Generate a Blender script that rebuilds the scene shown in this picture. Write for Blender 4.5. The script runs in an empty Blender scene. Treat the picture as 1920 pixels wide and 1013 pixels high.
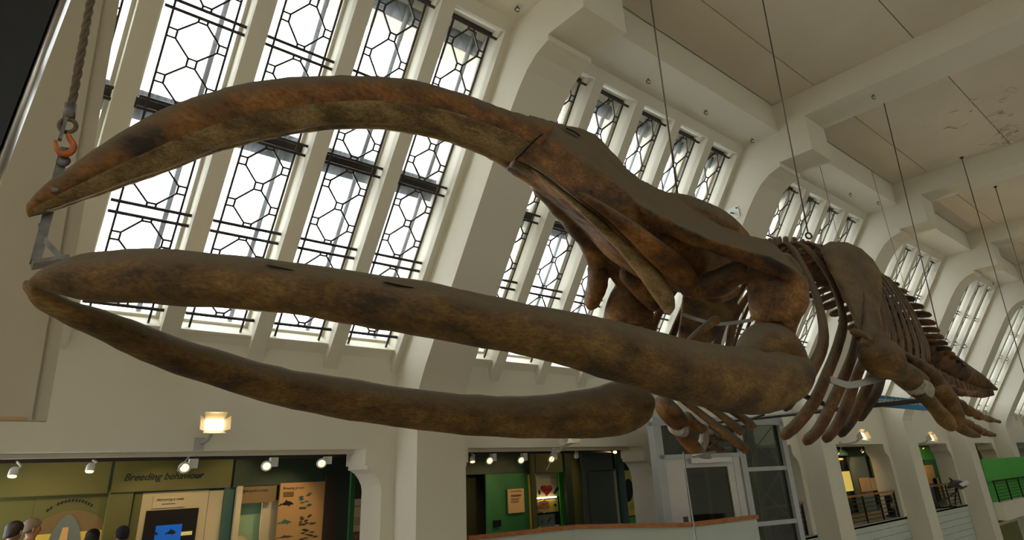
import bpy, bmesh, math, random
from mathutils import Vector, Matrix
import numpy as np
random.seed(7)
sc = bpy.context.scene
col = sc.collection
# ------------------------------------------------------------------ units
# The hall was surveyed from the photograph in units of 1.3 m ("u"), origin at the lens.
K = 1.3
OZ = 5.0                      # eye height above the ground floor, in u
def W(p): return Vector((p[0]*K, p[1]*K, (p[2]+OZ)*K))
# ------------------------------------------------------------------ camera
PPX, PPY, FPX = 947.5, 438.75, 1140.0
_ex = np.array([0.77, -0.205, -0.604]); _ex /= np.linalg.norm(_ex)
_ey = np.array([-0.637, -0.302, -0.709]); _ey -= _ex*(_ex@_ey); _ey /= np.linalg.norm(_ey)
RC = np.array([_ex, _ey, np.cross(_ex, _ey)])
cd = bpy.data.cameras.new('camera'); cam = bpy.data.objects.new('camera', cd); col.objects.link(cam)
cd.sensor_fit = 'HORIZONTAL'; cd.sensor_width = 36.0; cd.lens = FPX/1920*36
cd.shift_x = (960-PPX)/1920; cd.shift_y = (PPY-506.5)/1920
cd.clip_start = 0.05; cd.clip_end = 500
m4 = Matrix([list(RC[0])+[0], list(RC[1])+[0], list(RC[2])+[0], [0, 0, 0, 1]])
cam.matrix_world = Matrix.Translation(W((0, 0, 0))) @ m4
sc.camera = cam
def ray(px, py): return RC @ np.array([px-PPX, -(py-PPY), -FPX])
def onY(px, py, Y): v = ray(px, py); return v*Y/v[1]
def onX(px, py, X): v = ray(px, py); return v*X/v[0]
def onZ(px, py, Z): v = ray(px, py); return v*Z/v[2]
def depth(P): return -(RC.T @ np.asarray(P, float))[2]
# ------------------------------------------------------------------ world and light
SKY = 7.8
w = bpy.data.worlds.new('sky'); sc.world = w; w.use_nodes = True
bg = w.node_tree.nodes['Background']; bg.inputs[0].default_value = (0.93, 0.97, 1.0, 1); bg.inputs[1].default_value = SKY
sc.view_settings.view_transform = 'Standard'; sc.view_settings.look = 'None'
sc.view_settings.exposure = 0.0; sc.view_settings.gamma = 1.0
try: sc.view_settings.use_curve_mapping = False
except Exception: pass
sc.cycles.use_denoising = True
sc.cycles.max_bounces = 10; sc.cycles.diffuse_bounces = 5; sc.cycles.transparent_max_bounces = 16
sc.cycles.sample_clamp_indirect = 6.0
sc.cycles.caustics_reflective = False; sc.cycles.caustics_refractive = False
# building constants (u)
PITCH, X0, RW = 5.0, 3.868, 0.675
D, YT, ZT, ZS = 6.7, 4.204, 4.874, 1.166
YM = -0.3                                           # centre line of the hall
SV = np.array([0, YT-D, ZT-ZS]); SL = np.linalg.norm(SV); SV = SV/SL
NV = np.array([0, SV[2], -SV[1]])
def S(X, t, dep=0.0): return np.array([X, D, ZS]) + SV*t + NV*dep
def mirY(p): return (p[0], 2*YM-p[1], p[2])
KMIN, KMAX = -1, 9
for k in range(0, 7):                               # sky portals in the window wall (they give no light of their own)
    for mir in (0, 1):
        ld = bpy.data.lights.new('sky_portal', 'AREA'); ld.shape = 'RECTANGLE'; ld.cycles.is_portal = True
        ld.size = 4.4*K; ld.size_y = 4.3*K
        lo = bpy.data.objects.new('sky_portal', ld); col.objects.link(lo)
        c = S(X0+PITCH*k-2.16, 2.3, 0.75); nn = Vector((0, -NV[1], -NV[2]))
        if mir: c = mirY(c); nn.y = -nn.y
        lo.location = W(c)
        zax = -nn; xax = Vector((1, 0, 0)); yax = zax.cross(xax)
        lo.rotation_euler = Matrix((xax, yax, zax)).transposed().to_euler()
# ------------------------------------------------------------------ helpers
WL = {}
def tag(o, label=None, cat=None, group=None, kind=None):
    if label: o['label'] = label
    if cat: o['category'] = cat
    if group: o['group'] = group
    if kind: o['kind'] = kind
    return o
def empty(name, p, label=None, cat=None, group=None, kind=None, parent=None):
    o = bpy.data.objects.new(name, None); col.objects.link(o); o.empty_display_size = 0.1
    L = W(p); WL[o.name] = L
    if parent is not None: o.parent = parent; o.location = L-WL[parent.name]
    else: o.location = L
    return tag(o, label, cat, group, kind)
def place(me, name, p, parent=None):
    """link an object that shares mesh me (mesh in metres, local) at survey point p"""
    o = bpy.data.objects.new(name, me); col.objects.link(o); L = W(p); WL[o.name] = L
    if parent is not None: o.parent = parent; o.location = L-WL[parent.name]
    else: o.location = L
    return o
class MB:
    def __init__(s): s.v = []; s.f = []; s.sm = []
    def add(s, vs, fs, smooth=False):
        b = len(s.v); s.v += [tuple(map(float, v)) for v in vs]
        for f in fs: s.f.append([b+i for i in f]); s.sm.append(smooth)
        return s
    def box(s, x0, x1, y0, y1, z0, z1):
        vs = [(x, y, z) for z in (z0, z1) for y in (y0, y1) for x in (x0, x1)]
        return s.add(vs, [(0, 2, 3, 1), (4, 5, 7, 6), (0, 1, 5, 4), (2, 6, 7, 3), (0, 4, 6, 2), (1, 3, 7, 5)])
    def hexa(s, p):      # 8 points: bottom ring 0..3, top ring 4..7
        return s.add(p, [(3, 2, 1, 0), (4, 5, 6, 7), (0, 1, 5, 4), (1, 2, 6, 5), (2, 3, 7, 6), (3, 0, 4, 7)])
    def prism(s, poly, a, b, mp):   # poly 2-D, mp(u,v,w)->3-D
        n = len(poly)
        vs = [mp(u, v, a) for u, v in poly]+[mp(u, v, b) for u, v in poly]
        return s.add(vs, [list(range(n))[::-1], list(range(n, 2*n))]+[(i, (i+1) % n, n+(i+1) % n, n+i) for i in range(n)])
    def bar(s, p, q, wd, ht=None, up=(0, 0, 1)):
        ht = ht or wd; p = np.array(p, float); q = np.array(q, float); d = q-p; d /= np.linalg.norm(d)
        a = np.cross(d, np.array(up, float))
        if np.linalg.norm(a) < 1e-6: a = np.cross(d, np.array((1., 0, 0)))
        a /= np.linalg.norm(a); b = np.cross(a, d)
        r = [p+a*i*wd/2+b*j*ht/2 for i, j in ((-1, -1), (1, -1), (1, 1), (-1, 1))]
        return s.hexa(r+[x+(q-p) for x in r])
    def loft(s, rings, cap=True, smooth=True, closed=True):
        n = len(rings[0]); b = len(s.v)
        for r in rings: s.v += [tuple(map(float, x)) for x in r]
        for i in range(len(rings)-1):
            for j in range(n if closed else n-1):
                s.f.append([b+i*n+j, b+i*n+(j+1) % n, b+(i+1)*n+(j+1) % n, b+(i+1)*n+j]); s.sm.append(smooth)
        if cap:
            s.f.append([b+j for j in range(n)][::-1]); s.sm.append(smooth)
            s.f.append([b+(len(rings)-1)*n+j for j in range(n)]); s.sm.append(smooth)
        return s
    def tube(s, pts, r, n=8, cap=True):
        pts = [np.array(p, float) for p in pts]; m = len(pts)
        rs = r if hasattr(r, '__len__') else [r]*m
        rings = []; a = None
        for i, p in enumerate(pts):
            d = pts[min(i+1, m-1)]-pts[max(i-1, 0)]; d /= np.linalg.norm(d)+1e-12
            if a is None:
                a = np.cross(d, (0, 0, 1.)); 
                if np.linalg.norm(a) < 1e-3: a = np.cross(d, (0, 1., 0))
            else: a = a-d*(a@d)
            a /= np.linalg.norm(a); b = np.cross(d, a)
            rings.append([p+rs[i]*(math.cos(2*math.pi*j/n)*a+math.sin(2*math.pi*j/n)*b) for j in range(n)])
        return s.loft(rings, cap)
    def lathe(s, prof, c, axis=(0, 0, 1), n=16):
        ax = np.array(axis, float); ax /= np.linalg.norm(ax)
        a = np.cross(ax, (1., 0, 0)) if abs(ax[0]) < .9 else np.cross(ax, (0, 1., 0)); a /= np.linalg.norm(a); b = np.cross(ax, a); c = np.array(c, float)
        return s.loft([[c+ax*h+max(r, 1e-5)*(math.cos(2*math.pi*j/n)*a+math.sin(2*math.pi*j/n)*b) for j in range(n)] for r, h in prof])
    def ball(s, c, r, n=12):
        r3 = np.array(r if hasattr(r, '__len__') else (r, r, r), float); c = np.array(c, float)
        rings = []
        for i in range(1, n):
            th = math.pi*i/n
            rings.append([c+r3*np.array((math.sin(th)*math.cos(2*math.pi*j/(n+4)), math.sin(th)*math.sin(2*math.pi*j/(n+4)), -math.cos(th))) for j in range(n+4)])
        return s.loft(rings)
    def mesh(s, name, mat, origin, fix=True):
        o = W(origin); me = bpy.data.meshes.new(name)
        me.from_pydata([W(v)-o for v in s.v], [], s.f)
        me.polygons.foreach_set('use_smooth', s.sm); me.update()
        if fix:
            bm = bmesh.new(); bm.from_mesh(me); bmesh.ops.recalc_face_normals(bm, faces=bm.faces); bm.to_mesh(me); bm.free()
        if mat: me.materials.append(mat)
        return me
    def build(s, name, mat, parent=None, label=None, cat=None, group=None, kind=None, origin=None, fix=True):
        if origin is None:
            a = np.array(s.v); lo, hi = a.min(0), a.max(0); origin = ((lo[0]+hi[0])/2, (lo[1]+hi[1])/2, lo[2])
        o = place(s.mesh(name, mat, origin, fix), name, origin, parent)
        return tag(o, label, cat, group, kind)
def spl(pts, n):
    """Catmull-Rom through pts (any dimension) -> n samples"""
    P = np.array(pts, float); m = len(P); out = []
    for i in range(n):
        t = i/(n-1)*(m-1); k = min(int(t), m-2); u = t-k
        p0 = P[k-1] if k > 0 else 2*P[k]-P[k+1]; p1 = P[k]; p2 = P[k+1]; p3 = P[k+2] if k+2 < m else 2*P[k+1]-P[k]
        out.append(0.5*((2*p1)+(p2-p0)*u+(2*p0-5*p1+4*p2-p3)*u*u+(3*p1-p0-3*p2+p3)*u**3))
    return np.array(out)
# ------------------------------------------------------------------ materials
def mat(name, c, rough=0.7, metal=0.0, var=0.0, scale=3.0, bump=0.0, bscale=40.0, c2=None, emit=None, estr=0.0, spec=0.4):
    m = bpy.data.materials.new(name); m.use_nodes = True; nt = m.node_tree; b = nt.nodes['Principled BSDF']
    b.inputs['Base Color'].default_value = (*c, 1); b.inputs['Roughness'].default_value = rough; b.inputs['Metallic'].default_value = metal
    b.inputs['Specular IOR Level'].default_value = spec
    if var or c2:
        n = nt.nodes.new('ShaderNodeTexNoise'); n.inputs['Scale'].default_value = scale; n.inputs['Detail'].default_value = 6
        tc = nt.nodes.new('ShaderNodeTexCoord'); nt.links.new(tc.outputs['Object'], n.inputs['Vector'])
        r = nt.nodes.new('ShaderNodeValToRGB'); r.color_ramp.elements[0].position = 0.35; r.color_ramp.elements[1].position = 0.68
        d = c2 or tuple(x*(1-var) for x in c)
        r.color_ramp.elements[0].color = (*d, 1); r.color_ramp.elements[1].color = (*c, 1)
        nt.links.new(n.outputs['Fac'], r.inputs['Fac']); nt.links.new(r.outputs['Color'], b.inputs['Base Color'])
    if bump:
        n2 = nt.nodes.new('ShaderNodeTexNoise'); n2.inputs['Scale'].default_value = bscale; n2.inputs['Detail'].default_value = 4
        tc2 = nt.nodes.new('ShaderNodeTexCoord'); nt.links.new(tc2.outputs['Object'], n2.inputs['Vector'])
        bp = nt.nodes.new('ShaderNodeBump'); bp.inputs['Strength'].default_value = bump; bp.inputs['Distance'].default_value = 0.02
        nt.links.new(n2.outputs['Fac'], bp.inputs['Height']); nt.links.new(bp.outputs['Normal'], b.inputs['Normal'])
    if emit:
        b.inputs['Emission Color'].default_value = (*emit, 1); b.inputs['Emission Strength'].default_value = estr
    return m
def glassmat(name, tint, op=0.12, rough=0.15):
    """thin clear pane: mostly see-through with a dusty film and a weak reflection"""
    m = bpy.data.materials.new(name); m.use_nodes = True; nt = m.node_tree; N = nt.nodes; N.remove(N['Principled BSDF'])
    out = N['Material Output']; tr = N.new('ShaderNodeBsdfTransparent'); tr.inputs[0].default_value = (*tint, 1)
    df = N.new('ShaderNodeBsdfTranslucent'); df.inputs[0].default_value = (0.85, 0.88, 0.88, 1)
    gl = N.new('ShaderNodeBsdfGlossy'); gl.inputs['Roughness'].default_value = rough; gl.inputs[0].default_value = (0.9, 0.95, 0.95, 1)
    tc = N.new('ShaderNodeTexCoord'); mp = N.new('ShaderNodeMapping'); mp.inputs['Scale'].default_value = (6, 0.6, 0.6)
    nz = N.new('ShaderNodeTexNoise'); nz.inputs['Scale'].default_value = 2.5; nz.inputs['Detail'].default_value = 5
    nt.links.new(tc.outputs['Object'], mp.inputs[0]); nt.links.new(mp.outputs[0], nz.inputs['Vector'])
    mr = N.new('ShaderNodeMapRange'); mr.inputs[1].default_value = 0.35; mr.inputs[2].default_value = 0.75; mr.inputs[3].default_value = op*0.4; mr.inputs[4].default_value = op*1.8
    nt.links.new(nz.outputs['Fac'], mr.inputs[0])
    m1 = N.new('ShaderNodeMixShader'); m2 = N.new('ShaderNodeMixShader'); m2.inputs[0].default_value = 0.06
    nt.links.new(mr.outputs[0], m1.inputs[0]); nt.links.new(tr.outputs[0], m1.inputs[1]); nt.links.new(df.outputs[0], m1.inputs[2])
    nt.links.new(m1.outputs[0], m2.inputs[1]); nt.links.new(gl.outputs[0], m2.inputs[2]); nt.links.new(m2.outputs[0], out.inputs[0])
    return m
M = {}
M['paint'] = mat('wall_paint', (0.71, 0.668, 0.55), 0.75, var=0.05, scale=0.6, bump=0.06, bscale=30)
M['ceil'] = mat('ceiling_paint', (0.72, 0.635, 0.50), 0.85, var=0.10, scale=0.5, bump=0.05, bscale=12)
M['iron'] = mat('dark_iron', (0.055, 0.045, 0.04), 0.5, 0.6)
M['steel_frame'] = mat('window_steel', (0.20, 0.19, 0.18), 0.5, 0.3)
M['green_lead'] = mat('green_shade', (0.03, 0.05, 0.045), 0.6, var=0.5, scale=8)
M['rust'] = mat('rust_edge', (0.30, 0.17, 0.12), 0.9, var=0.6, scale=12)
M['pane'] = glassmat('window_glass', (0.93, 0.95, 0.95), 0.05)
M['grey'] = mat('grey_paint', (0.42, 0.41, 0.40), 0.5)
M['floor'] = mat('floor_terrazzo', (0.42, 0.38, 0.32), 0.4, var=0.2, scale=14)
M['sage'] = mat('sage_panel', (0.50, 0.56, 0.50), 0.55, var=0.06, scale=2)
M['black'] = mat('black_gloss', (0.004, 0.004, 0.004), 0.4)
M['chrome'] = mat('brushed_aluminium', (0.55, 0.53, 0.5), 0.35, 0.9)
M['wire'] = mat('steel_wire', (0.14, 0.12, 0.10), 0.5, 0.7)
M['white_metal'] = mat('white_enamel', (0.75, 0.75, 0.72), 0.4)
M['pane_dim'] = glassmat('dim_glass', (0.50, 0.50, 0.48), 0.08)  # tint added on the unseen side to cut its window light
# ================================================================== the hall
GF = -OZ
MB().box(-14, 58, 2*YM-12, 12, GF-0.3, GF).build('floor', M['floor'], kind='structure', label='pale stone ground floor of the hall')
# rib frames: pilaster, raking leg, curve, stepped corbel, cross beam (one per bay line, both sides of the hall)
half = [(7.18, GF), (6.224, GF), (6.224, 0.86), (6.18, 0.98), (6.06, 1.19), (5.184, 2.526), (4.70, 3.254), (4.33, 3.80), (4.20, 3.97), (4.06, 4.12),
        (3.90, 4.23), (3.74, 4.285), (3.70, 4.29), (3.70, 4.365), (3.177, 4.365), (3.177, 4.958)]
outer = [(5.2, 5.6), (7.9, 1.6), (7.18, 1.2)]
prof = half+[(2*YM-y, z) for y, z in half[::-1]]+[(2*YM-y, z) for y, z in outer[::-1]]+outer
for k in range(KMIN, KMAX+1):
    b = MB().prism(prof, X0+PITCH*k, X0+PITCH*k+RW, lambda u, v, w_: (w_, u, v))
    b.build('column_rib', M['paint'], kind='structure')
# ceiling: coffer panels with open joints, backing slab, and the lower soffit beam beside each wall
ceil = MB().box(-14, 58, 2*YM-4.7, 4.7, 5.40, 5.62).build('ceiling', M['ceil'], kind='structure', label='plain ceiling above the coffers')
joints = [2*YM-3.60, -3.0, -1.35, 0.2, 1.55, 2.93, 3.60]
for k in range(KMIN, KMAX+2):
    xa, xb = X0+PITCH*(k-1)+RW, X0+PITCH*k
    for a, b_ in zip(joints[:-1], joints[1:]):
        MB().box(xa+.005, xb-.005, a+.006, b_-.006, 5.36, 5.40).build('ceiling_panel', M['ceil'], ceil)
    for mir in (0, 1):
        ys = (3.613, 5.3) if not mir else (2*YM-5.3, 2*YM-3.613)
        MB().box(xa, xb, ys[0], ys[1], ZT, 5.398).build('trim_soffit', M['paint'], kind='structure')
# --- window wall of each bay
MP, MW, WW = 0.867, 0.165, 0.702
TW0, TW1 = 0.27, 4.32
def slopebox(b, xa, xb, t0, t1, d0, d1, mir=0):
    p = [S(xa, t0, d0), S(xb, t0, d0), S(xb, t0, d1), S(xa, t0, d1), S(xa, t1, d0), S(xb, t1, d0), S(xb, t1, d1), S(xa, t1, d1)]
    if mir: p = [mirY(q) for q in p]
    b.hexa(p)
# lattice section, local frame: x across, t up the slope
def lattice_segments(h, wd=0.50, q=0.075):
    seg = []; H = wd/2
    def rect(x0, x1, y0, y1, skip=''):
        if 'b' not in skip: seg.append(((x0, y0), (x1, y0)))
        if 't' not in skip: seg.append(((x0, y1), (x1, y1)))
        if 'l' not in skip: seg.append(((x0, y0), (x0, y1)))
        if 'r' not in skip: seg.append(((x1, y0), (x1, y1)))
    rect(-q/2, q/2, h/2-q/2, h/2+q/2); rect(-q/2, q/2, 0, q/2, 'b'); rect(-q/2, q/2, h-q/2, h, 't')
    for cy, yl, yh in ((h/4, q/2, h/2-q/2), (3*h/4, h/2+q/2, h-q/2)):
        for sx in (-1, 1):
            a, b = sorted((sx*H, sx*(H-q))); rect(a, b, cy-q/2, cy+q/2, 'l' if sx < 0 else 'r')
            seg.append(((sx*q/2, yl), (sx*(H-q), cy-q/2))); seg.append(((sx*q/2, yh), (sx*(H-q), cy+q/2)))
    return seg
SECT = [(0.42, 1.295), (1.40, 2.265), (2.365, 3.19), (3.265, 4.22)]
GD, PD = 0.15, 0.31           # depth of the grille and of the glass behind the mullion faces
def smesh(name, m, fn):
    b = MB(); fn(b); return b.mesh(name, m, S(0, 0, 0))
lat_mesh = []
for t0, t1 in SECT:
    def fn(b, t0=t0, t1=t1):
        for p, q in lattice_segments(t1-t0):
            b.bar(S(p[0], t0+p[1], GD), S(q[0], t0+q[1], GD), 0.0175, 0.016, up=NV)
    lat_mesh.append(smesh('grille', M['iron'], fn))
post_mesh = smesh('grille_post', M['iron'], lambda b: b.bar(S(0, TW0, GD), S(0, 4.25, GD), 0.019, 0.02, up=NV))
tie_mesh = smesh('tie_bar', M['iron'], lambda b: b.bar(S(-.32, 0, GD-.012), S(.352, 0, GD-.012), 0.028, 0.026, up=NV))
bar_mesh = smesh('glazing_bar', M['steel_frame'], lambda b: b.bar(S(0.17, TW0, PD+.05), S(0.17, TW1, PD+.05), 0.045, 0.03, up=NV))
def framefn(b):
    for x in (-.335, .335): slopebox(b, x-.018, x+.018, TW0, TW1, PD-.02, PD+.03)
    for t in (TW0+.015, TW1-.015): slopebox(b, -.317, .317, t-.015, t+.015, PD-.02, PD+.03)
frame_mesh = smesh('window_frame', M['paint'], framefn)
pane_mesh = [smesh('pane', M['pane'], lambda b, a=a, c=c: slopebox(b, -.317, .317, a, c, PD, PD+.006)) for a, c in ((TW0+.03, 2.25), (2.32, TW1-.03))]
trans_mesh = smesh('transom', M['iron'], lambda b: slopebox(b, -.35, .35, 2.24, 2.34, PD-.03, PD+.05))
shade_mesh = smesh('gutter_board', M['green_lead'], lambda b: slopebox(b, -.42, .42, 2.12, 2.40, PD+.16, PD+.20))
head_mesh = smesh('head_board', M['green_lead'], lambda b: slopebox(b, -.42, .42, 4.02, 4.5, PD+.12, PD+.16))
rail_mesh = smesh('head_rail', M['iron'], lambda b: slopebox(b, -.35, .35, 4.245, 4.315, PD-.05, PD))
rust_mesh = smesh('rusted_edge', M['rust'], lambda b: slopebox(b, -.42, .42, 3.985, 4.02, PD+.12, PD+.165))
mull_mesh = smesh('mullion', M['paint'], lambda b: slopebox(b, 0, MW, 0.0, SL, 0, .42))
nwin = 0
for k in range(0, 8):
    xa, xb = X0+PITCH*(k-1)+RW, X0+PITCH*k
    ctr = [X0-0.091-WW/2+PITCH*k-MP*j for j in (4, 3, 2, 1, 0)]
    wall = MB(); slopebox(wall, xa, ctr[0]-WW/2, 0, SL, 0, .42); slopebox(wall, ctr[4]+WW/2, xb, 0, SL, 0, .42)
    slopebox(wall, xa, xb, TW1, SL+.3, 0.002, .42)
    wobj = wall.build('wall_window', M['paint'], kind='structure')
    apron = MB(); slopebox(apron, xa, xb, -.15, TW0-.03, 0.10, .45); apron.build('apron', M['paint'], wobj)
    for c in ctr:
        MB(); sill = MB(); slopebox(sill, c-WW/2, c+WW/2, TW0-.03, TW0, 0.085, .45); sill.build('window_sill', M['paint'], wobj)
    for c in ctr[:-1]: place(mull_mesh, 'mullion', S(c+WW/2, 0, 0), wobj)
    for j, c in enumerate(ctr):
        nwin += 1
        e = empty('window_%d' % nwin, S(c, 0, 0), kind='structure')
        P = S(c, 0, 0)
        for me in pane_mesh: place(me, 'pane', P, e)
        place(frame_mesh, 'window_frame', P, e); place(bar_mesh, 'glazing_bar', P, e)
        place(trans_mesh, 'transom', P, e); place(shade_mesh, 'gutter_board', P, e); place(head_mesh, 'head_board', P, e)
        place(rail_mesh, 'head_rail', P, e); place(rust_mesh, 'rusted_edge', P, e)
        for me in lat_mesh: place(me, 'grille', P, e)
        for x in (-.25, .25): place(post_mesh, 'grille_post', P+np.array((x, 0, 0)), e)
        for t in (0.42, 1.295, 1.40, 2.265, 2.365, 3.19, 3.265, 4.22): place(tie_mesh, 'tie_bar', P+SV*t, e)
    # the far side of the hall, behind the photographer: plain mullions, same openings
    wb = MB(); wb2 = MB(); slopebox(wb, xa, ctr[0]-WW/2, 0, SL, 0, .42, 1); slopebox(wb, ctr[4]+WW/2, xb, 0, SL, 0, .42, 1)
    slopebox(wb, xa, xb, TW1, SL+.3, 0.002, .42, 1); slopebox(wb, xa, xb, -.15, TW0, 0.1, .45, 1)
    for c in ctr[:-1]: slopebox(wb, c+WW/2, c+WW/2+MW, 0, SL, 0, .42, 1)
    for c in ctr: slopebox(wb2, c-WW/2, c+WW/2, TW0, TW1, PD, PD+.006, 1)
    wb.box(xa, xb, 2*YM-7.18, 2*YM-D, GF, 1.33); wo = wb.build('wall_opposite', M['paint'], kind='structure'); wb2.build('pane', M['pane_dim'], wo)
# blind bays beyond the last windows
for k in (KMIN, 8, 9):
    xa, xb = X0+PITCH*(k-1)+RW, X0+PITCH*k
    for mir in (0, 1):
        b = MB(); slopebox(b, xa, xb, -.1, SL+.3, 0, .42, mir)
        if mir or k != KMIN: b.box(xa, xb, *((D, 7.18) if not mir else (2*YM-7.18, 2*YM-D)), GF, 1.33)
        else: b.box(xa, xb, D, 7.18, GF, 1.33)
        b.build('wall_blind', M['paint'], kind='structure')
MB().box(-14, -13.6, 2*YM-7.2, 7.2, GF, 5.4).build('wall_near_end', M['paint'], kind='structure')
MB().box(X0+PITCH*9+.4, X0+PITCH*9+.8, 2*YM-7.2, 7.2, GF, 5.4).build('wall_far_end', M['paint'], kind='structure')
for mir in (0, 1):
    MB().box(-14, X0-PITCH*2, *((6.7, 7.2) if not mir else (2*YM-7.2, 2*YM-6.7)), GF, 5.4).build('wall_stair', M['paint'], kind='structure')
# --- lower wall with the gallery openings (round-cornered, on stepped brackets)
FLZ, LZ = -1.46, 0.295
def bracket(xs, sgn):      # from the jamb foot up to the lintel, sgn -1: right jamb of the opening
    j = [(0, FLZ), (0, -0.16), (-.012, -.10), (-.05, -.03), (-.10, .03), (-.155, .065), (-.19, .075), (-.19, .118), (-.22, .118), (-.22, LZ)]
    return [(xs+(u if sgn < 0 else -u), v) for u, v in j]
for k in range(0, 8):
    xa, xb = X0+PITCH*(k-1)+RW, X0+PITCH*k
    xl, xr = xa+.169, xb-.169
    poly = [(xa, 1.34), (xa, FLZ)]+bracket(xl, 1)+bracket(xr, -1)[::-1]+[(xb, FLZ), (xb, 1.34)]
    lw = MB().prism(poly, D, 7.18, lambda u, v, w_: (u, w_, v)).build('wall_gallery_front', M['paint'], kind='structure')
    MB().box(xl+.10, xr-.10, 6.98, 7.05, LZ-.042, LZ-.001).build('lintel_mould', M['paint'], lw)
    MB().box(xa, xb, D+.06, 7.18, GF, FLZ-.06).build('wall_undercroft', M['paint'], kind='structure')
MB().box(-1, 44, D, 10.4, FLZ-.06, FLZ).build('floor_gallery', M['floor'], kind='structure')
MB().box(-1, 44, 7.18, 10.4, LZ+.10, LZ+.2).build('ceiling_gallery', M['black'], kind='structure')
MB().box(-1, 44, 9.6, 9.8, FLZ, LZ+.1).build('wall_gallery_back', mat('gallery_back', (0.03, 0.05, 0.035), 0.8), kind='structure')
# loose paint flakes hanging from the ceiling near the third beam
rf = random.Random(4); fl = MB()
for i in range(46):
    c = onZ(1880+rf.gauss(0, 18), 250+rf.gauss(0, 16), 5.355) if i < 30 else onZ(1750+rf.uniform(-20, 170), 165+rf.uniform(-10, 90), 5.355)
    a = rf.uniform(0, 3.14); l = rf.uniform(.015, .07); w_ = rf.uniform(.01, .03); dx = np.array((math.cos(a), math.sin(a), 0)); dy = np.array((-math.sin(a), math.cos(a), 0)); dn = np.array((0, 0, -rf.uniform(.01, .05)))
    fl.hexa([c-dx*l-dy*w_+dn, c+dx*l-dy*w_, c+dx*l+dy*w_, c-dx*l+dy*w_+dn, c-dx*l-dy*w_+dn+(0, 0, .004), c+dx*l-dy*w_+(0, 0, .004), c+dx*l+dy*w_+(0, 0, .004), c-dx*l+dy*w_+dn+(0, 0, .004)])
fl.build('paint_flakes', M['ceil'], ceil, kind='stuff')
# ================================================================== the bowhead whale skeleton
def bonemat(name, dark, mid, light, dust=(0.145, 0.113, 0.075), dustlo=-0.05, dusthi=0.5, scale=2.2, bump=0.35, stretch=(1, 1, 1), rough=0.55, lightpos=0.62):
    m = bpy.data.materials.new(name); m.use_nodes = True; nt = m.node_tree; N = nt.nodes; b = N['Principled BSDF']
    tc = N.new('ShaderNodeTexCoord'); mp = N.new('ShaderNodeMapping'); mp.inputs['Scale'].default_value = stretch
    geo = N.new('ShaderNodeNewGeometry'); nt.links.new(geo.outputs['Position'], mp.inputs[0])
    n1 = N.new('ShaderNodeTexNoise'); n1.inputs['Scale'].default_value = scale; n1.inputs['Detail'].default_value = 9; n1.inputs['Roughness'].default_value = 0.68
    nt.links.new(mp.outputs[0], n1.inputs['Vector'])
    r = N.new('ShaderNodeValToRGB'); e = r.color_ramp.elements
    e[0].position = 0.36; e[0].color = (*dark, 1); e[1].position = lightpos+0.12; e[1].color = (*light, 1)
    x = e.new(0.52); x.color = (*mid, 1); x = e.new(0.44); x.color = (*[a*.55+c*.45 for a, c in zip(dark, mid)], 1)
    nt.links.new(n1.outputs['Fac'], r.inputs['Fac'])
    n2 = N.new('ShaderNodeTexNoise'); n2.inputs['Scale'].default_value = scale*14; n2.inputs['Detail'].default_value = 6; nt.links.new(mp.outputs[0], n2.inputs['Vector'])
    mr2 = N.new('ShaderNodeMapRange'); mr2.inputs[1].default_value = 0.3; mr2.inputs[2].default_value = 0.62; mr2.inputs[3].default_value = 0.55; mr2.inputs[4].default_value = 1.1
    nt.links.new(n2.outputs['Fac'], mr2.inputs[0])
    mul = N.new('ShaderNodeVectorMath'); mul.operation = 'SCALE'; nt.links.new(r.outputs['Color'], mul.inputs[0]); nt.links.new(mr2.outputs[0], mul.inputs['Scale'])
    # settled dust on everything that faces up
    sp = N.new('ShaderNodeSeparateXYZ'); nt.links.new(geo.outputs['Normal'], sp.inputs[0])
    n3 = N.new('ShaderNodeTexNoise'); n3.inputs['Scale'].default_value = 7; nt.links.new(geo.outputs['Position'], n3.inputs['Vector'])
    ad = N.new('ShaderNodeMath'); ad.operation = 'MULTIPLY_ADD'; ad.inputs[1].default_value = 0.5; nt.links.new(n3.outputs['Fac'], ad.inputs[0]); nt.links.new(sp.outputs['Z'], ad.inputs[2])
    mr = N.new('ShaderNodeMapRange'); mr.inputs[1].default_value = dustlo+.25; mr.inputs[2].default_value = dusthi+.25; mr.clamp = True
    nt.links.new(ad.outputs[0], mr.inputs[0])
    mx = N.new('ShaderNodeMix'); mx.data_type = 'RGBA'; nt.links.new(mr.outputs[0], mx.inputs['Factor']); nt.links.new(mul.outputs[0], mx.inputs['A']); mx.inputs['B'].default_value = (*dust, 1)
    nt.links.new(mx.outputs['Result'], b.inputs['Base Color'])
    rr = N.new('ShaderNodeMapRange'); rr.inputs[3].default_value = rough; rr.inputs[4].default_value = 0.95; nt.links.new(mr.outputs[0], rr.inputs[0]); nt.links.new(rr.outputs[0], b.inputs['Roughness'])
    b.inputs['Specular IOR Level'].default_value = 0.35
    bp = N.new('ShaderNodeBump'); bp.inputs['Strength'].default_value = bump; bp.inputs['Distance'].default_value = 0.03
    mixh = N.new('ShaderNodeMath'); mixh.operation = 'MULTIPLY_ADD'; mixh.inputs[1].default_value = 0.45; nt.links.new(n2.outputs['Fac'], mixh.inputs[0]); nt.links.new(n1.outputs['Fac'], mixh.inputs[2])
    nt.links.new(mixh.outputs[0], bp.inputs['Height']); nt.links.new(bp.outputs['Normal'], b.inputs['Normal'])
    return m
M['bone'] = bonemat('old_bone', (0.020, 0.011, 0.004), (0.15, 0.063, 0.013), (0.37, 0.19, 0.045), stretch=(1, 1.4, 1.4))
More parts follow.
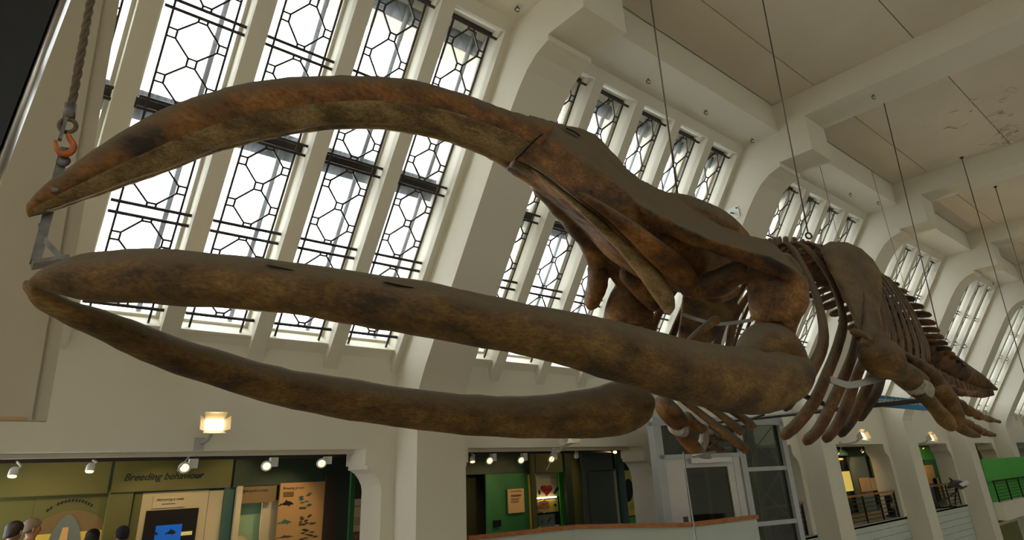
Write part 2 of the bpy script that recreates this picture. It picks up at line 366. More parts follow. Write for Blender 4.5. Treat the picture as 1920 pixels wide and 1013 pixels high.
M['bone_jaw'] = bonemat('jaw_bone', (0.032, 0.017, 0.004), (0.145, 0.073, 0.014), (0.31, 0.185, 0.045), stretch=(0.8, 1.6, 2.0), scale=2.6, bump=.6)
M['bone_orange'] = bonemat('orange_bone', (0.022, 0.012, 0.005), (0.20, 0.080, 0.012), (0.36, 0.165, 0.03), stretch=(1, 1.3, 1.6), scale=2.0)
M['bone_tan'] = bonemat('palate_bone', (0.10, 0.062, 0.022), (0.27, 0.175, 0.068), (0.42, 0.29, 0.13), stretch=(0.7, 2, 2), scale=3.5)
M['bone_dark'] = bonemat('rib_bone', (0.02, 0.010, 0.006), (0.11, 0.045, 0.013), (0.30, 0.145, 0.04), stretch=(1, 1, 0.7), scale=3.0)
M['plaster'] = mat('grey_plaster', (0.40, 0.35, 0.28), 0.9, var=0.4, scale=18, bump=0.3)
M['disc'] = mat('blue_disc', (0.16, 0.20, 0.32), 0.7)
M['strap'] = mat('grey_strap_steel', (0.30, 0.29, 0.27), 0.45, 0.7)
MID = 2.5
whale = empty('whale_skeleton', (5.5, MID, 0.1), 'huge brown bowhead whale skeleton hung on cables across the hall', 'skeleton')
SECT_ROUND = [(math.cos(2*math.pi*j/24), math.sin(2*math.pi*j/24)) for j in range(24)]
half_r = [(0, 1.0), (.40, .98), (.74, .86), (.95, .55), (1.0, .15), (.96, -.15), (.88, -.36), (.74, -.56), (.55, -.78), (.36, -.95), (.20, -1.0), (.10, -.97), (0, -.90)]
SECT_ROST = half_r+[(-a, b) for a, b in half_r[-2:0:-1]]
def pj(P):
    c = RC.T @ np.asarray(P, float); return np.array([PPX+FPX*c[0]/-c[2], PPY-FPX*c[1]/-c[2]])
def silhouette_loft(b, st, section, lat, n=60, noise=0.0, seed=1, ends=True):
    """st: (top x, top y, bottom x, bottom y, Y) outline stations; lat(s): half thickness across, in u"""
    A = spl(st, n); rnd = random.Random(seed); Cs = []; Us = []; hs = []
    for a in A:
        t, bo, Y = a[0:2], a[2:4], a[4]
        T, B = onY(*t, Y), onY(*bo, Y); Cs.append((T+B)/2); u = T-B; hs.append(np.linalg.norm(u)/2); Us.append(u/np.linalg.norm(u))
    for it in range(7):
        rings = []
        for i in range(n):
            d = Cs[min(i+1, n-1)]-Cs[max(i-1, 0)]; d = d/np.linalg.norm(d)
            L = np.cross(d, Us[i]); L /= np.linalg.norm(L); l = lat(i/(n-1))
            if L[1] < 0: L = -L
            rings.append([Cs[i]+L*l*p+Us[i]*hs[i]*q for p, q in section])
        if it == 6: break
        for i in range(n):
            t, bo, Y = A[i][0:2], A[i][2:4], A[i][4]
            e = (t-bo)/np.linalg.norm(t-bo); pr = np.array([(pj(p)-bo)@e for p in rings[i]])
            want = np.linalg.norm(t-bo); cur = pr.max()-pr.min(); hs[i] *= np.clip(want/cur, .6, 1.5)
            sh = want/2-(pr.max()+pr.min())/2; m0 = (t+bo)/2
            Cs[i] = Cs[i]+0.8*(onY(*(m0+e*sh), Y)-onY(*m0, Y))
        Cs = [Cs[0]]+[Cs[i]*.7+(Cs[i-1]+Cs[i+1])*.15 for i in range(1, n-1)]+[Cs[-1]]
        hs = [hs[0]]+[max(hs[i], 0.004) for i in range(1, n-1)]+[hs[-1]]
    if noise:
        for i, r in enumerate(rings):
            k = [rnd.uniform(-noise, noise) for _ in r]
            rings[i] = [Cs[i]+(p-Cs[i])*(1+kk) for p, kk in zip(r, k)]
    b.loft(rings, cap=ends)
    return rings
def chain(b, pts, n=None, m=16, sect=None):
    """pts: (px, py, Y, half thickness in px, half width across in u)"""
    A = spl(pts, n or len(pts)*4); Cs = [onY(a[0], a[1], a[2]) for a in A]; rings = []
    nn = len(A); up = None
    for i, a in enumerate(A):
        d = Cs[min(i+1, nn-1)]-Cs[max(i-1, 0)]; d = d/np.linalg.norm(d)
        v = Cs[i]/np.linalg.norm(Cs[i])              # view direction
        U = np.cross(v, d); U /= np.linalg.norm(U)+1e-9
        if U[2] < 0: U = -U
        L = np.cross(d, U); h = max(a[3], .5)*depth(Cs[i])/FPX; l = max(a[4], .004)
        e = 1.0
        if i == 0 or i == nn-1: e = .35
        rings.append([Cs[i]+e*(L*l*p+U*h*q) for p, q in (sect or [(math.cos(2*math.pi*j/m), math.sin(2*math.pi*j/m)) for j in range(m)])])
    b.loft(rings)
    return Cs
def interp(tab):
    xs, ys = zip(*tab); return lambda s: float(np.interp(s, xs, ys))
# ---------------------------------------------------------------- skull: rostrum
b = MB()
rost = [(47, 384, 56, 408, MID), (78, 350, 104, 394, MID), (130, 312, 165, 374, MID), (200, 262, 235, 350, MID), (300, 204, 325, 318, MID), (400, 168, 415, 285, MID), (500, 149, 508, 262, MID),
        (600, 142, 598, 247, MID), (690, 141, 680, 243, MID), (770, 150, 752, 249, MID), (850, 170, 822, 262, MID), (930, 197, 888, 286, MID), (985, 212, 925, 303, MID), (1030, 226, 958, 322, MID)]
silhouette_loft(b, rost, SECT_ROST, interp([(0, .035), (.1, .07), (.3, .12), (.6, .145), (.85, .16), (1, .165)]), n=80, noise=.012)
rostrum_b = b
skull = MB()
def patch(b, stations, n=40, m=6, hidden=None):
    """tube through feature lines: each station lists (px, py, Y) round the section; corners stay crisp, m points per side"""
    S_ = np.array([[onY(*p) for p in st] for st in stations]); k = S_.shape[1]
    A = np.array([spl(S_[:, j], n) for j in range(k)])          # k x n x 3
    rings = []
    for i in range(n):
        r = []; c = A[:, i].mean(0)
        for j in range(k):
            p, q = A[j, i], A[(j+1) % k, i]
            for t in range(m):
                x = p+(q-p)*t/m; bul = .10*4*(t/m)*(1-t/m); r.append(x+(x-c)*bul*.5)
        rings.append(r)
    b.loft(rings); return rings
# main body: far top edge, dusty near ridge, near lower edge, keel, far lower edge
patch(skull, [
 [(990, 213, 2.61), (1005, 248, 2.37), (962, 298, 2.38), (955, 310, 2.48), (946, 316, 2.58)],
 [(1050, 230, 2.62), (1055, 273, 2.33), (1010, 324, 2.37), (1002, 340, 2.50), (990, 347, 2.62)],
 [(1106, 246, 2.63), (1098, 298, 2.28), (1062, 364, 2.34), (1050, 380, 2.52), (1034, 379, 2.68)],
 [(1140, 275, 2.64), (1134, 324, 2.23), (1112, 402, 2.32), (1098, 420, 2.55), (1076, 415, 2.76)],
 [(1176, 315, 2.65), (1172, 356, 2.18), (1166, 446, 2.30), (1140, 462, 2.58), (1108, 450, 2.82)],
 [(1215, 348, 2.66), (1212, 396, 2.12), (1222, 494, 2.29), (1190, 505, 2.58), (1150, 492, 2.80)],
 [(1270, 372, 2.66), (1262, 417, 2.08), (1276, 530, 2.30), (1245, 540, 2.55), (1205, 520, 2.75)],
 [(1330, 397, 2.64), (1325, 447, 2.12), (1330, 545, 2.36), (1310, 550, 2.55), (1285, 535, 2.70)],
 [(1385, 432, 2.60), (1380, 465, 2.25), (1378, 528, 2.42), (1368, 530, 2.52), (1350, 525, 2.62)]])
# near supraorbital wing: back edge, front ridge, lower edge, hidden back
patch(skull, [
 [(1195, 333, 2.50), (1196, 382, 2.13), (1208, 424, 2.18), (1240, 415, 2.40)],
 [(1268, 367, 2.36), (1258, 414, 2.01), (1270, 448, 2.06), (1295, 425, 2.25)],
 [(1322, 408, 2.15), (1309, 440, 1.91), (1320, 470, 1.96), (1340, 448, 2.10)],
 [(1390, 437, 1.95), (1370, 460, 1.80), (1380, 490, 1.85), (1400, 470, 1.95)],
 [(1441, 451, 1.80), (1438, 480, 1.68), (1440, 514, 1.73), (1455, 492, 1.82)],
 [(1474, 477, 1.72), (1478, 499, 1.62), (1480, 528, 1.67), (1492, 510, 1.74)],
 [(1494, 502, 1.69), (1502, 514, 1.61), (1502, 534, 1.65), (1508, 524, 1.70)]])
chain(skull, [(1000, 332, 2.60, 20, .08), (1048, 374, 2.68, 28, .09), (1088, 420, 2.85, 28, .10), (1116, 475, 3.02, 21, .11), (1120, 530, 3.18, 19, .11), (1105, 582, 3.34, 15, .10)])
chain(skull, [(1090, 390, 2.75, 34, .08), (1145, 455, 2.88, 38, .08), (1172, 505, 3.0, 32, .08), (1190, 545, 3.05, 22, .08)])
# squamosals with the jaw hinges
chain(skull, [(1440, 475, 1.78, 30, .07), (1452, 515, 1.78, 50, .09), (1458, 550, 1.80, 54, .11), (1458, 588, 1.83, 48, .13), (1464, 616, 1.85, 30, .12), (1472, 640, 1.87, 16, .09)])
chain(skull, [(1220, 530, 2.95, 24, .10), (1190, 560, 3.05, 42, .12), (1178, 600, 3.12, 46, .13), (1188, 650, 3.15, 38, .12), (1200, 712, 3.15, 22, .10)])
# skull base arch to the near hinge, ear region
chain(skull, [(1285, 540, 2.45, 20, .20), (1335, 535, 2.25, 24, .18), (1385, 512, 2.05, 22, .14), (1440, 500, 1.85, 26, .10)])
chain(skull, [(1300, 520, 2.5, 30, .2), (1335, 552, 2.45, 18, .15), (1375, 545, 2.40, 12, .10)])
# occipital shield
chain(skull, [(1262, 378, 2.62, 16, .20), (1300, 395, 2.62, 24, .28), (1345, 420, 2.60, 28, .28), (1385, 448, 2.58, 18, .20), (1402, 458, 2.56, 8, .12)])
so = skull.build('skull', M['bone'], whale)
md = so.modifiers.new('fuse', 'REMESH'); md.mode = 'VOXEL'; md.voxel_size = 0.014*K; md.use_smooth_shade = True
md = so.modifiers.new('soften', 'SMOOTH'); md.factor = .5; md.iterations = 3
tx = bpy.data.textures.new('pitting', 'CLOUDS'); tx.noise_scale = 0.22; tx.noise_depth = 3
md = so.modifiers.new('pitting', 'DISPLACE'); md.texture = tx; md.strength = 0.035; md.mid_level = 0.5; md.texture_coords = 'GLOBAL'
ro = rostrum_b.build('rostrum', M['bone_orange'], so)
ro.data.materials.append(M['bone_tan'])
ns = len(SECT_ROST)
for i, p in enumerate(ro.data.polygons):
    if len(p.vertices) == 4:
        j = i % ns
        if 6 <= j <= ns-7: p.material_index = 1
md = ro.modifiers.new('pitting', 'DISPLACE'); md.texture = tx; md.strength = 0.02; md.mid_level = 0.5; md.texture_coords = 'GLOBAL'
# palatine leaves and the vomer keel below the skull
b = MB(); chain(b, [(985, 305, 2.40, 5, .03), (1045, 350, 2.37, 8, .04), (1105, 402, 2.36, 10, .05), (1165, 458, 2.36, 13, .05), (1215, 512, 2.36, 18, .06), (1245, 556, 2.37, 18, .06), (1257, 588, 2.38, 9, .05)]); b.build('vomer_keel', M['bone_tan'], so)
b = MB(); chain(b, [(1085, 362, 2.26, 6, .03), (1150, 405, 2.22, 12, .05), (1215, 458, 2.20, 20, .06), (1265, 502, 2.20, 24, .05), (1296, 536, 2.22, 18, .04), (1309, 560, 2.25, 7, .03)]); b.build('palatine', M['bone_orange'], so)
b = MB(); chain(b, [(1165, 505, 2.85, 14, .05), (1205, 545, 2.82, 18, .06), (1235, 580, 2.80, 12, .05)]); b.build('palatine', M['bone'], so)
# ---------------------------------------------------------------- lower jaw
b = MB()
nearj = [(62, 521, 66, 537, 2.46), (100, 495, 100, 550, 2.42), (160, 476, 158, 563, 2.37), (230, 467, 226, 568, 2.31), (300, 466, 297, 572, 2.25), (400, 474, 394, 578, 2.17), (500, 485, 490, 585, 2.09), (600, 499, 588, 597, 2.02), (700, 513, 686, 614, 1.95), (800, 529, 784, 630, 1.89), (900, 551, 880, 648, 1.84),
         (1000, 572, 978, 666, 1.80), (1100, 589, 1075, 692, 1.78), (1200, 613, 1172, 722, 1.78), (1290, 636, 1262, 750, 1.79), (1360, 648, 1335, 768, 1.81), (1400, 650, 1385, 777, 1.83), (1450, 652, 1440, 777, 1.85), (1488, 664, 1482, 757, 1.86), (1506, 690, 1502, 733, 1.87)]
silhouette_loft(b, nearj, SECT_ROUND, interp([(0, .02), (.06, .06), (.2, .085), (.7, .105), (.85, .14), (.95, .15), (1, .05)]), n=110, noise=.006)
jn = b.build('mandible', M['bone_jaw'], whale)
b = MB(); chain(b, [(1400, 690, 1.84, 20, .06), (1408, 660, 1.84, 30, .10), (1430, 640, 1.85, 34, .13), (1460, 648, 1.86, 36, .14), (1485, 675, 1.87, 28, .12), (1496, 705, 1.87, 16, .09)]); cj = b.build('jaw_condyle', M['bone_jaw'], jn)
b = MB()
farj = [(50, 527, 52, 548, 2.54), (82, 540, 72, 578, 2.56), (130, 562, 112, 602, 2.60), (200, 582, 180, 636, 2.66), (270, 606, 246, 668, 2.73), (340, 634, 316, 697, 2.80), (430, 662, 408, 728, 2.88), (520, 688, 505, 757, 2.95), (640, 708, 622, 783, 3.02), (760, 727, 742, 801, 3.08),
        (870, 739, 862, 815, 3.12), (970, 743, 968, 822, 3.14), (1040, 738, 1046, 823, 3.15), (1110, 727, 1120, 822, 3.16), (1150, 716, 1170, 815, 3.16), (1190, 722, 1205, 797, 3.16), (1216, 738, 1222, 772, 3.16)]
silhouette_loft(b, farj, SECT_ROUND, interp([(0, .02), (.1, .05), (.3, .07), (.8, .08), (.95, .11), (1, .05)]), n=90, noise=.006, seed=3)
jf = b.build('mandible', M['bone_jaw'], whale)
for o in (jn, jf, cj):
    md = o.modifiers.new('pitting', 'DISPLACE'); md.texture = tx; md.strength = 0.018; md.mid_level = 0.5; md.texture_coords = 'GLOBAL'
M['hole'] = mat('nerve_hole', (0.006, 0.004, 0.003), .9)
for a, c, w_ in (((500, 496), (583, 513), 2.2), ((720, 528), (800, 544), 2.0), ((862, 553), (900, 560), 1.4), ((960, 574), (1052, 590), 2.2), ((1150, 614), (1200, 625), 2.2), ((1262, 641), (1269, 645), 2.6), ((1298, 655), (1304, 659), 2.6), ((1330, 667), (1336, 671), 2.4), ((1425, 668), (1440, 690), 1.2), ((1408, 672), (1420, 688), 1.0)):
    Yq = float(np.interp((a[0]+c[0])/2, [400, 800, 1200, 1450], [2.17, 1.89, 1.78, 1.85]))-.066
    b = MB(); chain(b, [(a[0], a[1], Yq, .4, .02), ((a[0]*.6+c[0]*.4), (a[1]*.6+c[1]*.4)+1, Yq, w_*.6, .03), (a[0]*.25+c[0]*.75, a[1]*.25+c[1]*.75+1, Yq, w_, .03), (c[0], c[1]+1, Yq, .4, .02)], m=10); b.build('nerve_hole', M['hole'], jn)  # black slivers on the jaw stand in for shade in its slits
for pts in ([(1018, 251, 2.35), (1000, 266, 2.35), (982, 285, 2.36), (966, 300, 2.37)], [(966, 300, 2.36), (1012, 324, 2.35), (1062, 362, 2.32), (1112, 400, 2.30), (1150, 432, 2.29)], [(1060, 240, 2.50), (1078, 248, 2.46), (1088, 256, 2.44)]):
    b = MB(); chain(b, [p+(1.6, .02) for p in pts], m=8); b.build('suture', M['hole'], so)
# hyoid bar hung under the skull
b = MB(); chain(b, [(1284, 648, 2.45, 6, .03), (1305, 628, 2.42, 7, .035), (1330, 608, 2.40, 8, .04), (1346, 598, 2.38, 9, .045)]); b.build('hyoid_bone', M['bone'], whale)
# ---------------------------------------------------------------- backbone
spine_px = [(1425, 492), (1470, 486), (1515, 494), (1580, 530), (1640, 577), (1690, 622), (1740, 662), (1790, 692), (1830, 713), (1868, 730)]
sp3 = spl([onY(x, y, MID) for x, y in spine_px], 400)
arc = np.concatenate([[0], np.cumsum(np.linalg.norm(np.diff(sp3, axis=0), axis=1))])
def at_arc(s): return np.array([np.interp(s, arc, sp3[:, i]) for i in range(3)])
TOT = arc[-1]; s = 0.05; verts_ = []; i = 0
while s < TOT-.02:
    f_ = s/TOT
    ln = 0.10 if f_ < .08 else (0.17 if f_ < .30 else (0.215 if f_ < .7 else max(.05, .215*(1-f_)/.3*.95+.02)))
    verts_.append((s+ln/2, ln, f_)); s += ln
def plate(b, c, d, a, length, w0, w1, th, nrm):
    """flat process: from c along unit a, width along d, rounded tip"""
    rows = [(0, w0, th), (.35, w0*.75+w1*.15, th*.8), (.7, w1, th*.7), (.9, w1*.9, th*.6), (1.0, w1*.45, th*.4)]
    rings = []
    for t, ww, h in rows:
        p = c+a*length*t; rings.append([p+d*ww*x+nrm*h*y for x, y in ((-1, -.5), (-.6, -1), (.6, -1), (1, -.5), (1, .5), (.6, 1), (-.6, 1), (-1, .5))])
    b.loft(rings)
vert_objs = []
for s_, ln, f_ in verts_:
    c = at_arc(s_); d = at_arc(min(s_+.08, TOT))-at_arc(max(s_-.08, 0)); d /= np.linalg.norm(d)
    lat_ = np.array((0, 1., 0)); up = np.cross(d, lat_)
    if up[2] < 0: up = -up
    r = float(np.interp(f_, [0, .1, .4, .65, .85, .97, 1], [.13, .14, .165, .17, .12, .04, .02]))
    ns_ = float(np.interp(f_, [0, .08, .3, .5, .65, .8, .92], [.10, .14, .24, .24, .17, .09, 0]))
    tp = float(np.interp(f_, [0, .1, .28, .40, .50, .60, .72, .9], [.16, .20, .34, .33, .22, .12, .04, 0]))
    b = MB(); m = 14; g = ln*.5
    b.loft([[c+d*x+k_*r*(math.cos(2*math.pi*j/m)*lat_+math.sin(2*math.pi*j/m)*up) for j in range(m)] for x, k_ in ((-g*.92, .93), (-g*.86, 1.0), (-g*.4, .86), (0, .82), (g*.4, .86), (g*.86, 1.0), (g*.92, .93))])
    if ns_ > .03: plate(b, c+up*r*.75-d*ln*.05, d*.8-up*.0, (up*.93+d*.37)/np.linalg.norm(up*.93+d*.37), ns_, ln*.36, ln*.34, .026, lat_)
    if tp > .04:
        for sg in (-1, 1):
            a_ = lat_*sg*.96-up*.12+d*.12; a_ /= np.linalg.norm(a_)
            plate(b, c+lat_*sg*r*.75, d, a_, tp, ln*.30, ln*.36, .026, up)
    if f_ > .52 and f_ < .95:      # chevrons of the tail
        h = .28*(1-f_)/.48+.06
        plate(b, c-up*r*.8+d*ln*.5, d*.9, -up*.95+d*.3, h, ln*.25, ln*.3, .03, lat_)
    vo = b.build('vertebra', M['bone_dark'], whale); vert_objs.append(vo)
    if f_ > .45 and f_ < .85 and len(vert_objs) % 1 == 0:
        q = MB(); q.loft([[c+d*(g*x)+r*.88*(math.cos(2*math.pi*j/m)*lat_+math.sin(2*math.pi*j/m)*up) for j in range(m)] for x in (.93, 1.07)]); q.build('spacer_disc', M['disc'], vo)
# ---------------------------------------------------------------- ribs
def rib(path, w0, w1, mirror=False, mt='bone_dark', flat=.55, world=False, splay=1.0):
    P = [np.array(p) if world else onY(p[0], p[1], p[2]) for p in path]
    if mirror: P = [np.array((p[0], MID+(MID-p[1])*splay, p[2])) for p in P]
    A = spl(P, 34); rings = []; n = len(A)
    for i, p in enumerate(A):
        d = A[min(i+1, n-1)]-A[max(i-1, 0)]; d /= np.linalg.norm(d)
        L = np.array((1., 0, 0)); L = L-d*(L@d); L /= np.linalg.norm(L); U = np.cross(d, L)
        t = i/(n-1); w_ = np.interp(t, [0, .08, .3, .75, .97, 1], [w0*.7, w0, w0, w1, w1*.95, w1*.6])
        rings.append([p+L*w_*math.cos(2*math.pi*j/12)+U*w_*flat*math.sin(2*math.pi*j/12) for j in range(12)])
    b = MB(); b.loft(rings); return b.build('rib', M[mt], whale)
near = [
 [(1428, 492, 2.38), (1474, 458, 2.16), (1512, 510, 1.98), (1536, 575, 1.90), (1544, 640, 1.86), (1522, 694, 1.90), (1500, 725, 1.95), (1470, 765, 2.02)],
 [(1443, 489, 2.38), (1496, 456, 2.18), (1550, 512, 1.98), (1580, 590, 1.88), (1572, 645, 1.85), (1549, 705, 1.90), (1527, 753, 1.98), (1494, 796, 2.08), (1466, 820, 2.16)],
 [(1458, 487, 2.38), (1516, 456, 2.20), (1576, 505, 1.98), (1612, 580, 1.88), (1604, 645, 1.85), (1588, 694, 1.90), (1562, 753, 1.98), (1535, 805, 2.08), (1508, 830, 2.16)],
 [(1474, 487, 2.38), (1540, 462, 2.20), (1604, 520, 1.98), (1632, 600, 1.88), (1622, 665, 1.87), (1607, 705, 1.92), (1590, 753, 2.0), (1568, 800, 2.1), (1545, 826, 2.18)],
 [(1490, 489, 2.38), (1560, 468, 2.20), (1622, 530, 1.98), (1648, 615, 1.90), (1636, 694, 1.93), (1618, 744, 2.0), (1596, 788, 2.08), (1574, 815, 2.15)],
 [(1506, 492, 2.38), (1578, 474, 2.20), (1636, 535, 1.98), (1662, 620, 1.92), (1650, 715, 1.98), (1629, 757, 2.05), (1610, 784, 2.10)],
 [(1522, 498, 2.38), (1592, 481, 2.17), (1648, 542, 1.98), (1676, 625, 1.90), (1674, 686, 1.92)],
 [(1534, 504, 2.38), (1606, 488, 2.17), (1660, 547, 1.98), (1690, 630, 1.90), (1690, 688, 1.92)],
 [(1546, 511, 2.38), (1618, 495, 2.17), (1671, 551, 1.98), (1703, 633, 1.90), (1706, 690, 1.90)],
 [(1557, 517, 2.38), (1630, 501, 2.17), (1682, 556, 1.98), (1716, 636, 1.90), (1720, 690, 1.90)],
 [(1568, 523, 2.38), (1640, 508, 2.17), (1691, 560, 1.99), (1727, 638, 1.92), (1732, 686, 1.92)],
 [(1579, 530, 2.38), (1650, 514, 2.17), (1700, 564, 2.01), (1736, 642, 1.94), (1742, 682, 1.94)],
]
for i, pth in enumerate(near):
    w0 = .038 if i < 6 else .022; w1 = .064 if i < 6 else .026
    rib(pth, w0, w1); rib(pth[:-3] if i < 6 else pth[:-1], w0, w1, mirror=True, splay=1.7)
# far ribs whose ends show under the jaw
for pth in ([(1262, 735, 3.30), (1300, 765, 3.22), (1345, 800, 3.08), (1380, 828, 2.98), (1402, 846, 2.92)],
            [(1300, 745, 3.30), (1340, 770, 3.20), (1372, 795, 3.10), (1394, 813, 3.02)],
            [(1330, 750, 3.30), (1370, 770, 3.2), (1398, 788, 3.12), (1412, 802, 3.06)]):
    rib(pth, .05, .065, mt='bone_orange')
# ---------------------------------------------------------------- shoulder blades and flippers
def fan(name, outline, th, mt, parent, mirror=False):
    P = [onY(x, y, Y) for x, y, Y in outline]
    if mirror: P = [np.array((p[0], 2*MID-p[1], p[2])) for p in P]
    c = sum(P)/len(P); n_ = np.cross(P[len(P)//3]-P[0], P[2*len(P)//3]-P[0]); n_ /= np.linalg.norm(n_)
    rings = []
    for k_, o_ in ((.02, 1.25), (.5, 1.15), (.86, .9), (.97, .55), (1.0, 0), (.97, -.55), (.86, -.9), (.5, -1.15), (.02, -1.25)):
        rings.append([c+(p-c)*k_+n_*th*o_ for p in P])
    b = MB(); b.loft(rings); return b.build(name, M[mt], parent)
scap_out = [(1541, 462, 1.86), (1556, 453, 1.86), (1585, 454, 1.85), (1612, 466, 1.84), (1634, 486, 1.83), (1650, 512, 1.81), (1652, 540, 1.78), (1648, 580, 1.73), (1642, 612, 1.69), (1652, 630, 1.66), (1658, 645, 1.64), (1635, 652, 1.64), (1610, 645, 1.65), (1612, 622, 1.68), (1604, 600, 1.71), (1588, 565, 1.75), (1566, 520, 1.80), (1548, 485, 1.84)]
fan('scapula', scap_out, .030, 'bone_jaw', whale); fan('scapula', scap_out, .030, 'bone_jaw', whale, mirror=True)
def bone(name, pts, mt='bone', parent=None, mirror=False):
    b = MB(); chain(b, pts, n=len(pts)*5)
    if mirror: b.v = [(x, 2*MID-y, z) for x, y, z in b.v]
    o = b.build(name, M[mt], parent or whale); return o
flip = empty('flipper', onY(1650, 690, 1.62), parent=whale)
bone('acromion', [(1600, 622, 1.66, 7, .03), (1612, 628, 1.66, 9, .04), (1630, 640, 1.65, 9, .04)])
bone('humerus', [(1632, 648, 1.63, 18, .06), (1642, 660, 1.63, 33, .13), (1655, 672, 1.63, 37, .145), (1667, 682, 1.63, 31, .12), (1682, 693, 1.63, 23, .09), (1703, 708, 1.63, 24, .085), (1722, 722, 1.63, 24, .09)], 'bone_jaw', flip)
bone('elbow_plaster', [(1708, 715, 1.625, 20, .09), (1720, 724, 1.625, 22, .095), (1730, 732, 1.625, 20, .09)], 'plaster', flip)
bone('radius', [(1715, 725, 1.62, 19, .07), (1735, 744, 1.62, 14, .06), (1755, 767, 1.61, 13, .06), (1772, 787, 1.60, 15, .06), (1784, 800, 1.60, 10, .05)], 'bone_jaw', flip)
bone('ulna', [(1683, 653, 1.64, 3, .02), (1700, 668, 1.63, 7, .03), (1718, 684, 1.62, 14, .05), (1742, 705, 1.61, 17, .06), (1762, 730, 1.60, 18, .06), (1780, 755, 1.59, 18, .06)], 'bone', flip)
bone('wrist_plate', [(1752, 722, 1.60, 16, .04), (1768, 750, 1.60, 22, .05), (1785, 778, 1.59, 20, .05), (1802, 802, 1.58, 11, .04), (1822, 813, 1.57, 8, .03), (1836, 818, 1.56, 3, .02)], 'bone_jaw', flip)
def finger(pts, base_n):
    pts = spl(pts, base_n+1)
    for a, c_ in zip(pts[:-1], pts[1:]):
        mid_ = (a+c_)/2; dd = c_-a
        bone('finger_bone', [tuple(a+dd*.04)[:3]+(a[3]*1.0, a[4]), tuple(mid_)[:3]+(mid_[3]*.72, mid_[4]*.8), tuple(c_-dd*.04)[:3]+(c_[3]*1.0, c_[4])], 'bone', flip)
finger([(1784, 748, 1.59, 12, .045), (1812, 768, 1.57, 11, .04), (1840, 782, 1.55, 8, .03), (1877, 792, 1.53, 3, .012)], 5)
finger([(1798, 786, 1.58, 10, .04), (1828, 803, 1.56, 9, .035), (1848, 812, 1.55, 7, .03), (1864, 816, 1.54, 4, .02)], 5)
finger([(1770, 722, 1.60, 11, .04), (1790, 733, 1.585, 9, .035), (1812, 738, 1.57, 7, .03), (1832, 735, 1.56, 4, .02)], 4)
flip2 = empty('flipper', onY(1250, 770, 3.4), parent=whale)
bone('humerus', [(1240, 742, 3.38, 14, .08), (1247, 762, 3.38, 19, .14), (1262, 780, 3.38, 20, .13), (1276, 795, 3.38, 18, .1)], 'bone', flip2)
bone('elbow_plaster', [(1266, 800, 3.385, 15, .10), (1277, 806, 3.385, 14, .10)], 'plaster', flip2)
bone('radius', [(1272, 802, 3.39, 15, .09), (1288, 824, 3.40, 15, .08), (1306, 845, 3.40, 13, .07)], 'bone_orange', flip2)
bone('ulna', [(1287, 782, 3.40, 11, .08), (1303, 798, 3.42, 11, .07), (1318, 806, 3.43, 9, .06)], 'bone_orange', flip2)
bone('wrist_plate', [(1321, 795, 3.42, 7, .06), (1320, 825, 3.42, 9, .07), (1313, 848, 3.41, 9, .06), (1330, 857, 3.42, 4, .04)], 'plaster', flip2)
flip = flip2
finger([(1324, 826, 3.43, 9, .06), (1340, 838, 3.45, 8, .05), (1358, 843, 3.48, 5, .03), (1369, 841, 3.5, 3, .02)], 4)
finger([(1333, 812, 3.43, 7, .05), (1348, 822, 3.45, 6, .05), (1362, 826, 3.48, 3, .02)], 3)
# ---------------------------------------------------------------- iron work on the skeleton
def strip(name, pts, wd, th, mt, parent):
    b = MB(); P = spl([onY(*p) for p in pts], 24)
    rings = []
    for i, p in enumerate(P):
        d = P[min(i+1, 23)]-P[max(i-1, 0)]; d /= np.linalg.norm(d); L = np.cross(d, (0, 0, 1.)); L /= np.linalg.norm(L); U = np.cross(L, d)
        rings.append([p+L*th*x+U*wd*y for x, y in ((-.5, -.5), (.5, -.5), (.5, .5), (-.5, .5))])
    b.loft(rings, smooth=False); return b.build(name, M[mt], parent)
strip('rib_strap', [(1280, 590, 3.1), (1310, 600, 3.0), (1350, 608, 2.9), (1412, 600, 2.7)], .03, .012, 'strap', whale)
strip('rib_strap', [(1556, 712, 1.80), (1590, 722, 1.76), (1625, 716, 1.72), (1662, 706, 1.70)], .045, .012, 'strap', whale)
strip('rib_strap', [(1500, 738, 2.0), (1520, 748, 2.0), (1545, 758, 2.05)], .035, .012, 'iron', whale)
b = MB(); b.tube([onY(1464, 600, 1.83), onY(1474, 632, 1.84)], .022); b.build('hinge_rod', M['strap'], whale)
b = MB(); b.tube([onY(1298, 855, 3.35), onY(1342, 847, 3.2)], .012); b.build('flipper_rod', M['strap'], whale)
# ================================================================== hanging gear
M['hook'] = mat('orange_hook', (0.55, 0.15, 0.03), 0.45, var=0.4, scale=30)
M['galv'] = mat('galvanised', (0.22, 0.21, 0.19), 0.5, 0.6, var=0.4, scale=20)
M['rope'] = mat('wire_rope', (0.16, 0.12, 0.08), 0.7, 0.3, bump=0.6, bscale=160)
def to_ceiling(p0, p1, z):
    p0 = np.array(p0); p1 = np.array(p1); t = (z-p0[2])/(p1[2]-p0[2]); return p0+(p1-p0)*t
def ringmesh(b, c, r, rr, ax=(0, 1, 0), a0=0, a1=2*math.pi, n=16):
    ax = np.array(ax, float); ax /= np.linalg.norm(ax); u = np.cross(ax, (0, 0, 1.)); 
    if np.linalg.norm(u) < .1: u = np.cross(ax, (1., 0, 0))
    u /= np.linalg.norm(u); v = np.cross(ax, u)
    b.tube([np.array(c)+r*(math.cos(a0+(a1-a0)*i/n)*u+math.sin(a0+(a1-a0)*i/n)*v) for i in range(n+1)], rr, 8)
